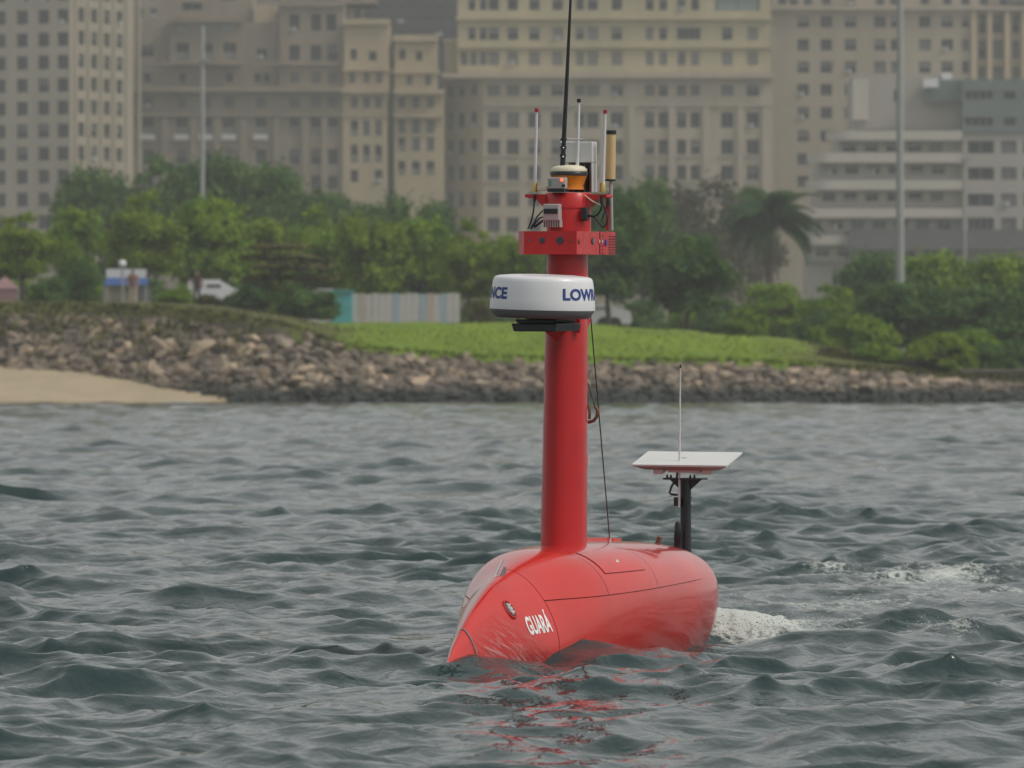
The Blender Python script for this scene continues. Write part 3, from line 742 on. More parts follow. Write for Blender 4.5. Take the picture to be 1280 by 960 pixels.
b.fwall(212, 304, 80, 24, ops, M['stone_b'], Y=793.5, thick=1.3)
b.fwall(200, 315, 28.2, -60, [(240, 8, 26, 10, 'dark'), (285, -5, 20, 12, 'dark')], M['stone_b'], Y=800, thick=14)
ops = [(c, 66, 14, 20, K('dark', 'greyhalf')) for c in (368, 395, 416)] + [(c, 97, 12, 14, 'greyblind') for c in (368, 395, 416)] + [(c, 28, 13, 22, 'dark') for c in (368, 395, 414)]
b.fwall(350, 430, 113.3, 4, ops, M['stone_b'], Y=794, thick=18)
b.fwall(318, 345, 28.4, 6, [], M['stone_b_light'], Y=798, thick=6)
b.fwall(425, 470, 4.2, -60, [(445, -8, 12, 16, 'dark')], M['stone_b'], Y=803, thick=14)
# lighter wing
ops = [(c, 160, 9, 20, K('low', 'greyblind')) for c in (443, 458, 473)] + [(c, 192, 9, 22, K('low', 'greyblind')) for c in (443, 458, 473)] + [(c, 220, 10, 16, 'dark') for c in (443, 473)] + [(c, 128, 9, 14, 'greyblind') for c in (443, 458, 473)]
b.fwall(428.2, 484, 470, 113.1, ops, M['stone_b_light'], Y=789.5, thick=24)
ops = [(442, 68, 8, 14, 'dark'), (466, 70, 10, 12, 'dark'), (458, 97, 8, 14, 'greyblind'), (474, 97, 8, 14, 'greyblind'), (440, 97, 8, 14, 'greyblind')]
b.fwall(430, 486, 113.4, 26, ops, M['stone_b_light'], Y=793, thick=16)
b.fwall(486.2, 493, 470, 60, [], M['stone_b'], Y=796, thick=14)
ops = [(c, r, w, 18, K('low', 'greyblind')) for c, w in ((502, 9), (520, 10), (538, 10)) for r in (158, 180, 210)] + [(c, 128, 9, 14, 'greyblind') for c in (502, 520, 538)]
b.fwall(493.2, 554, 470, 114, ops, M['stone_b_light'], Y=790.5, thick=24)
ops = [(503, 68, 8, 13, 'dark'), (524, 70, 8, 12, 'dark'), (512, 100, 8, 13, 'greyblind'), (535, 100, 8, 13, 'greyblind')]
b.fwall(493.4, 546, 114.2, 46, ops, M['stone_b_light'], Y=794, thick=14)
for x0, x1, yl, yh, o in ((152, 430, 115, 109, 1.6), (152, 428, 146, 141, .6), (427, 486, 117, 111, 1.7), (492, 556, 118, 112, 1.6), (427, 485, 146, 141, .7), (492, 556, 147, 142, .7)):
    b.slab(x0, x1, yl, yh, M['stone_b'] if x0 < 400 else M['stone_b_light'], out=o)
for x0, x1, yl, yh, Yy in ((428, 488, 31, 24, 793), (428, 488, 89, 85, 793), (491, 548, 52, 44, 794), (491, 550, 92, 88, 794), (160, 354, 81, 78, 793.2), (348, 431, 82, 79, 794), (348, 432, 8, 2, 794), (208, 308, 27, 22, 793)):
    b.slab(x0, x1, yl, yh, M['stone_b'] if x0 < 400 else M['stone_b_light'], Y=Yy, out=.7)
for c in (206, 242, 272, 305, 346, 382, 406): b.slab(c - 4, c + 4, 300, 147, M['stone_b'], out=.45, name='pilaster')
for c in cols[:5]: b.slab(c - 9, c + 9, 175, 168, M['frame_w'], out=.6, back=-.2, name='balcony')

# --- plain block behind the ornate building
b = Building('distant_block', 930, 300, 'plain dull brown block rising behind the ornate building')
b.fwall(110, 468, 470, -75, [(c, r, 9, 12, 'dark') for c in range(124, 462, 17) for r in (-50, -28, -6, 16, 38)], M['stone_b'], thick=25)
# --- dark tower behind
b = Building('dark_tower', 900, 530, 'dark bluish glass tower behind the gap between two ornate buildings')
ops = [(c, r, 11, 9, 'dark') for c in (470, 486, 502, 518, 534, 550, 566) for r in (-40, -24, -8, 8, 24, 40, 56)]
b.fwall(455, 600, 300, -110, ops, M['dark_tower'], thick=30, reveal=.3)

# --- cream building in the centre
b = Building('cream_building', 800, 770, 'wide cream building with a dark cornice line behind the red mast'); Y = b.Y
cols = [614, 640, 668, 697, 726, 739 + 15, 784, 812, 829, 853, 870, 909, 941]
cols = [617, 641, 668, 697, 725, 741, 771, 812, 829, 852, 869, 909, 941]
wd = lambda c: 12 if c in (812, 829, 852, 869, 725) else 16
ops = []
for r, h, kk in ((113, 14, ('greyblind', 'greyhalf', 'greyblind')), (150, 20, ('greyhalf', 'dark', 'greyblind')), (184, 19, ('dark', 'dark', 'half')), (216, 19, ('dark', 'dark', 'greyhalf')), (249, 19, ('dark', 'greyhalf')), (281, 19, ('dark',)), (313, 19, ('dark',)), (346, 19, ('dark',))):
    ops += [(c, r, wd(c), h, b.pick(*kk)) for c in cols]
b.fwall(604, 966, 470, 96, ops, M['stone_c'], thick=30)
dd = 52 * Y / FPX; p0 = (xpx(553, Y), Y + dd * 1.15); p1 = (xpx(604, Y), Y); ang = math.hypot(dd, dd * 1.15) / 52
ops = [((c - 553 - 4.6) * ang, (c - 553 + 4.6) * ang, zpx(r + h / 2, Y + 3), zpx(r - h / 2, Y + 3), b.pick('dark', 'dark', 'greyhalf')) for c in (562, 576, 592) for r, h in ((113, 14), (150, 20), (184, 19), (216, 19), (249, 19), (281, 19), (313, 19))]
b.wall(p0, p1, 3, zpx(96, Y) - .02, ops, M['stone_c'], thick=14)
ops = []
for r, h, kk in ((73, 17, ('blind', 'blind', 'greyblind')), (42, 16, ('half', 'greyhalf', 'blind')), (2, 22, ('dark', 'greyhalf')), (-32, 18, ('dark', 'half')), (-64, 18, ('dark',)), (-96, 18, ('dark',))):
    cc = [590, 604] + cols if r < 60 else [580, 592, 604] + cols
    ops += [(c, r, (9 if c < 610 else (10 if wd(c) == 12 else 13)), h, b.pick(*kk)) for c in cc if not (c > 890 and r == 2) and not (c in (852, 869) and r == 42)]
ops += [(922, 6, 56, 15, 'teal'), (861, 42, 30, 15, 'wide')]
b.fwall(572, 963, 92, -140, ops, M['stone_c_up'], Y=801, thick=28)
b.fwall(556, 571.8, 92, 50, [], M['stone_c_up'], Y=803, thick=20)
b.slab(552, 968, 98, 91.5, M['stone_c'], out=1.3, back=2.5)
for yl, yh, o in ((60, 57.5, .5), (25, 21, .7), (-14, -17, .5), (133, 130, .35)): b.slab(570 if yl < 90 else 604, 965, yl, yh, M['stone_c_up'] if yl < 90 else M['stone_c'], Y=801 if yl < 90 else 800, out=o, name='ledge')
b.slab(554, 572, 54, 49, M['stone_c_up'], Y=803, out=.5, name='ledge')
for c in (790, 840, 883, 926, 957): b.slab(c - 4, c + 4, 330, 134, M['stone_c'], out=.4, name='pilaster')
mb = MB()
for c in cols:
    for r in (194.5, 226.5):
        o = b.slab(c - wd(c) / 2 - 1.5, c + wd(c) / 2 + 1.5, r + 1.5, r - .3, M['stone_c'], out=.25, back=-.02, name='sill')

# --- grey building on the right
b = Building('grey_building', 840, 1110, 'grey beige building with evenly spaced square windows on the right'); Y = b.Y
cols = [1004, 1033, 1063, 1100, 1118, 1156, 1184, 1207]
ops = [(c, r, 15 if c not in (1118, 1207) else 9, 15, b.pick('dark', 'dark', 'half', 'greyhalf', 'greyblind')) for c in cols for r in (27, 56, 84, 112, 141, 170, 199, 227)]
b.fwall(962, 1222, 470, 12, ops, M['stone_d'], thick=30)
ops = [(c, 0, 11, 12, b.pick('dark', 'greyhalf')) for c in (978, 992, 1010, 1033, 1063, 1100, 1118, 1156, 1184, 1207, 1230, 1255)]
b.fwall(966, 1300, 8, -12, ops, M['stone_d'], Y=842, thick=26)
ops = [(c, -40, 11, 14, 'dark') for c in (1010, 1060, 1110, 1160, 1210)]
b.fwall(985, 1300, -12.2, -70, ops, M['stone_d'], Y=848, thick=20)
ops = [(c, r, w, 24, b.pick('greyblind', 'greyhalf')) for c, w in ((1228, 10), (1247, 14), (1270, 9), (1292, 9)) for r in (30, 62, 95)] 
b.fwall(1222.2, 1320, 470, 12.2, ops, M['stone_d_sunlit'], Y=841, thick=28)
b.slab(958, 1324, 13, 8.5, M['stone_d'], Y=840, out=1.0, back=3)
for c in (1217, 1237, 1259, 1280): b.slab(c - 3, c + 3, 300, 14, M['stone_d_sunlit'], out=.6, back=1.4, name='pilaster')
b.slab(1262, 1320, 2, -30, M['roofing'], Y=839, out=.2, back=2, name='penthouse')

# --- modern pale building with rounded balconies
b = Building('modern_building', 700, 1150, 'pale modern building with stepped rounded balconies'); Y = b.Y; q = Y / FPX
b.fwall(1067, 1204, 162, 95, [(1120, 120, 5, 16, 'dark')], M['modern'], Y=704, thick=14, name='tower_block')
b.fwall(1066, 1086, 150, 99, [], M['modern_band'], Y=703.5, thick=.4, name='wall')
lev = [(1034, 163, 190), (1010, 191, 224), (1008, 225, 258), (990, 260, 292), (1000, 294, 326)]
for i, (xl, yt, yb_) in enumerate(lev):
    ops = [(c, yt + 21, 17, 11, b.pick('greyblind', 'half', 'greyhalf', 'dark', 'low')) for c in range(int(xl) + 28, 1200, 27)]
    b.fwall(xl + 14, 1203, yb_ + 1, yt + 12, ops, M['modern'], Y=702 + i * .01, thick=16, reveal=.35)
    # parapet band with a rounded left end
    mb = MB(); n = 10; r_ = 2.6; z0, z1 = zpx(yt + 12, 700) - b.base.z, zpx(yt, 700) - b.base.z
    out_, pts = [], []
    x0 = xpx(xl, 700) - b.base.x; x1 = xpx(1203, 700) - b.base.x
    pts = [(x0 + r_ - r_ * math.cos(a), .9 + r_ - 1.6 - r_ * math.sin(a) + 1.0) for a in [math.pi / 2 * k / n for k in range(n + 1)]]
    front = pts + [(x1, pts[-1][1])]; back_ = [(x1, 3.0), (x0, 3.0)]
    poly = front + back_
    mb.loft([[(x, y, z0) for x, y in poly], [(x, y, z1) for x, y in poly]], 0, True, False); mb.build('parapet', [M['modern_band']], b.root)
ops = [(c, r, w, 11, kd) for r in (119, 152) for c, w, kd in ((1224, 38, 'wide'), (1262, 16, 'dark'), (1290, 20, 'dark'))]
b.fwall(1203.2, 1330, 166, 99, ops, M['teal_glass'], Y=700.5, thick=18, reveal=.3, name='glass_wall')
b.fwall(1156, 1203, 126, 99.5, [], M['teal_glass'], Y=702.5, thick=1.2, name='glass_wall')
ops = [(c, r, w, 16, kd) for r in (184, 217, 250, 280) for c, w, kd in ((1226, 34, b.pick('wide', 'dark')), (1261, 20, b.pick('greyblind', 'dark')), (1288, 18, 'greyhalf'))]
b.fwall(1203.2, 1330, 290, 166.2, ops, M['modern'], Y=700.8, thick=18, reveal=.4)
b.slab(1060, 1330, 312, 287, M['dark_conc'], Y=698, out=.5, back=8, name='base_wall')
b.fwall(1010, 1330, 470, 313, [(c, 330, 16, 12, 'dark') for c in range(1080, 1300, 30)], M['modern'], Y=703.2, thick=12)
mb = MB(); mb.span((xpx(1155, 700) - b.base.x, 0, zpx(109, 700) - b.base.z), (xpx(1173, 700) - b.base.x, 2.4, zpx(98, 700) - b.base.z)); mb.build('water_tank', [M['white_plastic']], b.root)
mb = MB(); mb.span((xpx(1180, 700) - b.base.x, 3, zpx(98.5, 700) - b.base.z), (xpx(1192, 700) - b.base.x, 5, zpx(89, 700) - b.base.z)); mb.build('rooftop_cabin', [M['white_plastic']], b.root)

# ------------------------------------------------------------------ light poles
M['pole'] = mat('galvanised_pole', (0.33, 0.34, 0.33), .6, var=.1, vscale=1)
def pole(px, top, bot, w0, w1, Y, label, arm=None):
    p = pxw(px, bot, Y); t = tag(empty('light_pole', (p.x, Y, ground_z(p.x, Y) - .3)), label, 'light pole', 'light poles in the park')
    H = zpx(top, Y) - t.location.z
    MB().tube([(0, 0, 0), (0, 0, H * .5), (0, 0, H)], [w0 * Y / FPX / 2, (w0 + w1) * Y / FPX / 4, w1 * Y / FPX / 2], 14).build('post', M['pole'], t)
    if arm:
        pass
        za = zpx(arm, Y) - t.location.z; MB().box((0, -.1, za), (.95, .3, .12)).build('bracket', M['pole'], t)
    return t
pole(253, 32, 380, 6.5, 5.0, 400, 'tall slim pale light pole with a small cross bracket at the left', 75)
t_ = pole(1125, -60, 362, 12.0, 7.0, 318, 'thick pale light pole rising past the top of the picture on the right')
pole(1206, 196, 380, 4.0, 3.0, 420, 'short thin light pole before the modern building', 199)

# ------------------------------------------------------------------ things on the promenade
Y = 300
M['panel_w'] = mat('white_painted_board', (0.55, 0.53, 0.50), .7, var=.12, vscale=2)
M['panel_p'] = mat('peach_painted_board', (0.52, 0.44, 0.38), .7, var=.12, vscale=2)
M['panel_b'] = mat('pale_blue_board', (0.36, 0.46, 0.52), .7, var=.12, vscale=2)
M['panel_t'] = mat('turquoise_board', (0.10, 0.42, 0.42), .6, var=.15, vscale=2)
M['blue_roof'] = mat('blue_canvas', (0.03, 0.09, 0.28), .7, var=.2, vscale=2)
M['pink'] = mat('faded_pink_canvas', (0.30, 0.18, 0.18), .8, var=.15, vscale=2)
M['cream_wall'] = mat('cream_counter', (0.50, 0.44, 0.34), .8, var=.15, vscale=2)
M['tyre'] = mat('tyre_rubber', (0.02, 0.02, 0.02), .8)
p = pxw(507, 404, Y); fz = ground_z(p.x, Y) - .05
fe = tag(empty('painted_fence', (p.x, Y, fz)), 'long fence of white boards with pale blue and peach stripes on the lawn', 'fence')
x = 440.0; rf = random.Random(3); hz = zpx(367, Y) - fz
seq = ['w', 'p', 'w', 'w', 'w', 'w', 'b', 'w', 'w', 'w', 'b', 'p', 'w', 'b', 'w', 'w']; k = 0
ww = 135.0 / len(seq)
for s_ in seq:
    x0, x1 = xpx(x, Y) - p.x, xpx(x + ww, Y) - p.x; x += ww
    MB().span((x0 + .012, -.06 + rf.uniform(-.02, .02), 0), (x1 - .012, .06, hz + rf.uniform(-.03, .03))).build('board', M['panel_' + s_], fe)
MB().span((xpx(440, Y) - p.x, .08, hz * .75), (xpx(575, Y) - p.x, .14, hz * .82)).build('rail', M['panel_w'], fe)
p = pxw(428, 404, Y); tq = tag(empty('turquoise_panel', (p.x, Y - .4, ground_z(p.x, Y))), 'turquoise kiosk at the left end of the painted fence', 'kiosk')
h = zpx(365, Y) - tq.location.z
MB().span((-.50, 0, 0), (.50, 1.2, h)).build('cabin', M['panel_t'], tq, bevel=.03)
MB().span((-.56, -.15, h), (.56, 1.3, h + .08)).build('roof', M['panel_t'], tq); MB().span((-.42, -.025, .9), (.42, -.002, h - .2)).build('shutter', M['panel_t'], tq)
p = pxw(401, 390, Y); wq = tag(empty('white_booth', (p.x, Y - .2, ground_z(p.x, Y))), 'small white booth left of the turquoise kiosk', 'booth')
h = zpx(363, Y) - wq.location.z; MB().span((-.5, 0, 0), (.5, 1.2, h)).build('cabin', M['white_plastic'], wq, bevel=.03); MB().span((-.55, -.2, h), (.55, 1.3, h + .07)).build('roof', M['white_plastic'], wq)
MB().span((-.35, -.02, h - .75), (.35, -.002, h - .2)).build('window', M['pane'], wq)
# kiosk with blue awning
Y = 297; p = pxw(157, 377, Y); kq = tag(empty('beach_kiosk', (p.x, Y, ground_z(p.x, Y) - .1)), 'beach kiosk with white sign, blue awning and cream counter', 'kiosk')
zz = lambda py: zpx(py, Y) - kq.location.z; xx = lambda a: xpx(a, Y) - p.x
MB().span((xx(128), 0, 0), (xx(170), 1.6, zz(358))).build('counter', M['cream_wall'], kq, bevel=.02)
MB().add([(xx(131), -.7, zz(357)), (xx(186), -.7, zz(357)), (xx(184), .4, zz(348)), (xx(133), .4, zz(348)), (xx(131), -.7, zz(356)), (xx(186), -.7, zz(356)), (xx(184), .4, zz(347)), (xx(133), .4, zz(347))],
         [(0, 1, 2, 3), (7, 6, 5, 4), (0, 4, 5, 1), (1, 5, 6, 2), (2, 6, 7, 3), (3, 7, 4, 0)]).build('awning', M['blue_roof'], kq)
MB().span((xx(132), .42, zz(348)), (xx(182), .6, zz(336))).build('sign_board', M['white_plastic'], kq)
for a in (134, 183): MB().tube([(xx(a), -.62, 0), (xx(a), -.62, zz(357))], .05, 8).build('post', M['pole'], kq)
MB().span((xx(170), .9, 0), (xx(186), 1.5, zz(360))).build('back_wall', M['grey_plastic'], kq)
p = pxw(153, 330, 295); g = tag(empty('globe_lamp', (p.x, 295, ground_z(p.x, 295))), 'white globe lamp standing above the beach kiosk', 'lamp'); h = p.z - g.location.z
MB().tube([(0, 0, 0), (0, 0, h - .15)], .05, 8).build('post', M['pole'], g); MB().lathe((0, 0, h), [(.02, -.2), (.13, -.15), (.2, 0), (.14, .15), (.02, .2)], 16).build('globe', M['white'], g)
# pink awning
p = pxw(6, 375, 300); pk = tag(empty('pink_tent', (p.x, 300, ground_z(p.x, 300))), 'faded pink canvas tent at the left edge of the promenade', 'tent'); h = zpx(345, 300) - pk.location.z
MB().add([(-.7, -.5, h * .55), (.7, -.5, h * .55), (.7, .8, h * .55), (-.7, .8, h * .55), (0, .15, h)], [(0, 1, 4), (1, 2, 4), (2, 3, 4), (3, 0, 4), (3, 2, 1, 0)]).build('canopy', M['pink'], pk)
MB().span((-.66, -.46, 0), (.66, -.42, h * .55)).build('side_cloth', M['pink'], pk)
for sx in (-.66, .66):
    for sy in (-.4, .74): MB().tube([(sx, sy, 0), (sx, sy, h * .55)], .03, 6).build('pole', M['pole'], pk)

def van(px, py, Y, label, ln=4.4, ht=1.9, rot=0.0):
    p = pxw(px, py, Y); t = tag(empty('parked_van', (p.x, Y, ground_z(p.x, Y)), (0, 0, rot)), label, 'van', 'white vans parked behind the bank')
    prof = [(-ln / 2, .45), (-ln / 2, ht - .1), (-ln / 2 + .15, ht), (ln / 2 - 1.35, ht), (ln / 2 - .75, 1.15), (ln / 2 - .08, .95), (ln / 2, .5), (ln / 2 - .1, .32), (-ln / 2 + .1, .32)]
    mb = MB(); mb.loft([[(x, -.88, z) for x, z in prof], [(x, .88, z) for x, z in prof]], 0, True, False); mb.build('body', M['white'], t, bevel=.05)
    MB().span((ln / 2 - 1.9, -.9, 1.12), (ln / 2 - 1.2, -.882, ht - .25)).build('side_window', M['pane'], t)
    MB().span((-ln / 2 + .4, -.9, 1.12), (ln / 2 - 2.1, -.882, ht - .25)).build('side_window', M['pane'], t)
    for sx in (-ln / 2 + .8, ln / 2 - .85):
        for sy in (-.8, .8): MB().tube([(sx, sy - .1, .33), (sx, sy + .1, .33)], .33, 16).build('wheel', M['tyre'], t)
van(272, 372, 301, 'white van half behind the low olive shrub', 2.8, 1.5)
van(762, 410, 304, 'small white van behind the tree right of the red mast', 2.2, 1.3)

# persons on the promenade (a few pixels tall)
def person(px, py, Y, shirt, trousers, label):
    p = pxw(px, py, Y); t = tag(empty('person', (p.x, Y, ground_z(p.x, Y) + .0)), label, 'person', 'people standing on the promenade')
    sk = mat('skin', (.32, .19, .12), .6)
    mb = MB()
    for s_ in (-1, 1):
        mb.tube([(s_ * .10, 0, 0), (s_ * .10, -.02, .48), (s_ * .09, 0, .92)], [.05, .06, .085], 10, 1)
        mb.box((s_ * .10, -.06, .03), (.09, .24, .07), 2)
        mb.tube([(s_ * .20, 0, 1.42), (s_ * .26, .02, 1.15), (s_ * .24, -.10, .88)], [.055, .045, .032], 8, 2)
    mb.loft([[(math.cos(a) * rx, math.sin(a) * ry, z) for a in [2 * math.pi * k / 14 for k in range(14)]] for z, rx, ry in ((.86, .16, .11), (1.0, .15, .10), (1.25, .18, .11), (1.42, .19, .10), (1.48, .08, .07), (1.55, .055, .055))], 0)
    mb.lathe((0, -.01, 1.65), [(.02, -.12), (.07, -.09), (.085, 0), (.075, .07), (.02, .115)], 14, 2)
    mb.build('body', [shirt, trousers, sk], t)
    MB().lathe((0, .01, 1.68), [(.092, -.02), (.09, .04), (.06, .09), (.01, .105)], 14).build('hair', M['black'], t)
person(246, 376, 292, mat('dark_shirt', (.05, .03, .03), .8), M['black'], 'person in dark clothes standing by the white vans')
person(166, 378, 293, mat('brown_shirt', (.2, .10, .07), .8), mat('pale_trousers', (.4, .33, .26), .8), 'person in a brown shirt standing at the kiosk counter')

# concrete sea wall at the right
M['seawall'] = mat('weathered_concrete', (0.17, 0.15, 0.125), .9, var=.35, vscale=1.2, bump=.4, bscale=4, stretch=(1, 1, .4))
p = pxw(1300, 470, 272.5); sw = tag(empty('sea_wall', (p.x, 272.5, 0)), 'low weathered concrete sea wall above the stones at the right', 'wall')
x0 = xpx(1203, 272.5) - p.x
for k in range(14): MB().span((x0 + k * 1.25 + .015, 0, .3), (x0 + (k + 1) * 1.25 - .015, .5, zpx(466, 272.5))).build('panel', M['seawall'], sw)
MB().span((x0 - .1, -.1, zpx(466, 272.5) + .004), (x0 + 17.6, .65, zpx(461.5, 272.5))).build('coping', M['seawall'], sw, bevel=.03)

# ------------------------------------------------------------------ the red vessel
ves = tag(empty('uncrewed_vessel', VO, (-ROLL, PITCH, YAW)), 'red uncrewed submarine shaped vessel with a tall instrument mast', 'vessel')
VM = Matrix.LocRotScale(VO, Euler((-ROLL, PITCH, YAW)), None); VI = VM.inverted()
def PS(px, py, s=0.0):
    """point of the vessel, in its own axes (x bow, y port, z up), at station s behind photo pixel (px, py)"""
    o = VI @ Vector((0, 0, CAM_H)); d = (VI.to_3x3() @ Vector(((px - CX) / FPX, 1, (CY - py) / FPX)))
    t = (s - o.x) / d.x; return o + d * t
def pchip(xs, ys):
    xs = np.array(xs, float); ys = np.array(ys, float); h = np.diff(xs); dl = np.diff(ys) / h; m = np.zeros_like(xs)
    for i in range(1, len(xs) - 1):
        if dl[i - 1] * dl[i] > 0: w1, w2 = 2 * h[i] + h[i - 1], h[i] + 2 * h[i - 1]; m[i] = (w1 + w2) / (w1 / dl[i - 1] + w2 / dl[i])
    m[0], m[-1] = dl[0], dl[-1]
    def f(x):
        x = np.clip(x, xs[0], xs[-1]); i = np.clip(np.searchsorted(xs, x) - 1, 0, len(xs) - 2); t = (x - xs[i]) / h[i]
        return (2 * t ** 3 - 3 * t ** 2 + 1) * ys[i] + (t ** 3 - 2 * t ** 2 + t) * h[i] * m[i] + (-2 * t ** 3 + 3 * t ** 2) * ys[i + 1] + (t ** 3 - t ** 2) * h[i] * m[i + 1]
    return f
SB = [-2.52, -2.50, -2.42, -2.30, -2.10, -1.8, -1.3, -.8, -.22, .39, 1.05, 1.35, 1.55, 1.70, 1.79, 1.82]
ZCF = pchip([-2.52, -2.0, -.2, .39, .88, 1.35, 1.6, 1.82], [.16, .22, .235, .19, .10, .06, .02, -.06])
HB = pchip(SB, [.01, .045, .07, .105, .165, .262, .408, .44, .43, .375, .222, .138, .082, .042, .014, .004])
_zt = pchip(SB, [.14, .18, .225, .28, .345, .425, .498, .53, .545, .542, .425, .318, .218, .125, .045, -.03])
HT = lambda s: np.maximum(.01, _zt(s) - ZCF(s))
HD = pchip(SB, [.02, .09, .15, .22, .30, .38, .45, .48, .48, .46, .40, .33, .27, .19, .08, .01])
HN = pchip([-2.52, -1.8, -1.3, -.22, .39, .88, 1.35, 1.82], [2.0, 2.3, 2.5, 2.8, 2.4, 1.65, 1.5, 1.6])
def hp(s, phi, off=0.0):
    """hull point; phi: angle from port (0) over the top (pi/2) to starboard (pi)"""
    b, n = float(HB(s)), (float(HN(s)) if phi % (2 * math.pi) < math.pi else 2.0); c, sn = math.cos(phi), math.sin(phi); a = float(HT(s)) if sn >= 0 else float(HD(s))
    y = b * math.copysign(abs(c) ** (2 / n), c); z = a * math.copysign(abs(sn) ** (2 / n), sn)
    return Vector((s, y, float(ZCF(s)) + z))
def hn(s, phi):
    e = .004; ds = hp(s + e, phi) - hp(s - e, phi); dp = hp(s, phi + e) - hp(s, phi - e); n = ds.cross(dp)
    n.normalize(); c = Vector((s, 0, float(ZCF(s)))); return n if n.dot(hp(s, phi) - c) > 0 else -n
def hoff(s, phi, off): return hp(s, phi) + hn(s, phi) * off
def phi_at(s, z):
    """angle on the port side at which the hull stands at height z above its own waterline"""
    a, n = float(HT(s)), float(HN(s)); t = max(0.0, min(.9999, (z - float(ZCF(s))) / a)); return math.asin(t ** (n / 2))
def patch(name, s0, s1, pf0, pf1, m, ns, npn, off=0.0, parent=None, lip=.006):
    """panel of the hull between stations and between two angle functions, with a lip turned in at its edges"""
    rows = []
    for i in range(ns + 1):
        s = s0 + (s1 - s0) * i / ns; a, b_ = pf0(s), pf1(s)
        rows.append([(s, a + (b_ - a) * j / npn) for j in range(npn + 1)])
    nr, nc = ns + 1, npn + 1; mb = MB(); V = [hoff(*q, off) for r in rows for q in r]
    mb.add(V, [(i * nc + j, i * nc + j + 1, (i + 1) * nc + j + 1, (i + 1) * nc + j) for i in range(nr - 1) for j in range(nc - 1)], 0, True)
    if lip:
        for ed in (rows[0], rows[-1], [r[0] for r in rows], [r[-1] for r in rows]):
            n = len(ed); mb.add([hoff(*q, off) for q in ed] + [hoff(*q, off - lip) for q in ed], [(i, i + 1, n + i + 1, n + i) for i in range(n - 1)], 0, True)
    o = mb.build(name, [m], parent or ves)
    bm = bmesh.new(); bm.from_mesh(o.data); 
    bm.faces.ensure_lookup_table(); f = bm.faces[len(bm.faces) // 2]
    if f.normal.dot(f.calc_center_median() - Vector((f.calc_center_median().x, 0, float(ZCF(f.calc_center_median().x))))) < 0: bmesh.ops.reverse_faces(bm, faces=bm.faces)
    bm.to_mesh(o.data); bm.free()
    return o
g = .0022; RING = .885
seam_z = lambda s: .325 + .010 * (.4 - s) if s > -1.0 else .339
def seam(s): return phi_at(s, min(seam_z(s), float(ZCF(s)) + .93 * float(HT(s))))
# dark inner shell seen in the joints
hull = patch('hull', 1.815, -2.515, lambda s: -math.pi * .999, lambda s: math.pi * .999, M['seam'], 90, 72, -.007, lip=0)
gap = lambda s: g / max(.1, float(HB(s))) * min(1.0, max(0.02, (s + 1.05) / .15))
patch('bow_panel', 1.818, RING + g, lambda s: -math.pi * .999, lambda s: math.pi * .999, M['red'], 56, 110, parent=hull)
patch('lower_panel', RING - g, -2.518, lambda s: -math.pi / 2 - 1.2, lambda s: seam(s) - gap(s), M['red'], 110, 60, parent=hull)
patch('starboard_panel', RING - g, -2.518, lambda s: math.pi - seam(s) + gap(s), lambda s: math.pi * 1.5 - .3, M['red'], 90, 36, parent=hull)
deck = lambda a, b_, ns: patch('deck_panel', a, b_, lambda s: seam(s) + gap(s), lambda s: math.pi - seam(s) - gap(s), M['red'], ns, 60, parent=hull)
deck(RING - g, .39 + g, 30); deck(.39 - g, -.22 + g, 28); deck(-.22 - g, -2.518, 70)
ht_lo = lambda s: phi_at(s, .425); ht_hi = lambda s: math.pi - phi_at(s, .425)
htc = patch('hatch', .33, -.12, ht_lo, lambda s: phi_at(s, .522), M['red'], 20, 16, .0035, parent=hull)
# outline of the hatch: a dark rubber joint
def strip(pts, nrm, w, name, m, parent, lift=.0015):
    mb = MB(); L_, R2 = [], []
    for i, p_ in enumerate(pts):
        t = (pts[min(i + 1, len(pts) - 1)] - pts[max(i - 1, 0)]).normalized(); sd_ = t.cross(nrm[i]).normalized() * w / 2
        L_.append(p_ + sd_ + nrm[i] * lift); R2.append(p_ - sd_ + nrm[i] * lift)
    n = len(pts); mb.add(L_ + R2, [(i, i + 1, n + i + 1, n + i) for i in range(n - 1)], 0, True); return mb.build(name, [m], parent)
cor = [(.33, .425), (-.12, .425), (-.12, .522), (.33, .522), (.33, .425)]
pts, nr = [], []
for (s0, z0), (s1, z1) in zip(cor[:-1], cor[1:]):
    for k in range(16):
        s_ = s0 + (s1 - s0) * k / 16; z_ = z0 + (z1 - z0) * k / 16; ph = phi_at(s_, z_); pts.append(hp(s_, ph)); nr.append(hn(s_, ph))
pts.append(pts[0]); nr.append(nr[0]); strip(pts, nr, .006, 'hatch_joint', M['seam'], hull)
def disc(s, z, r, name, m, depth=.006, parent=None, rs=1.0):
    ph = phi_at(s, z); n = hn(s, ph); c = hp(s, ph); q = n.to_track_quat('Z', 'Y').to_matrix()
    mb = MB(); mb.lathe(c, [(r * 1.0, -.004), (r, depth * .6), (r * .8, depth)], 24, 0, False, True, q); return mb.build(name, [m], parent or hull)
disc(.10, .475, .013, 'hatch_lock', M['chrome'])
# grey band round the nose
pts, nr = [], []
for k in range(60):
    ph = -.6 + (math.pi + 1.2) * k / 59; pts.append(hp(1.55, ph)); nr.append(hn(1.55, ph))
strip(pts, nr, .009, 'nose_band', M['grey_plastic'], hull, .004)

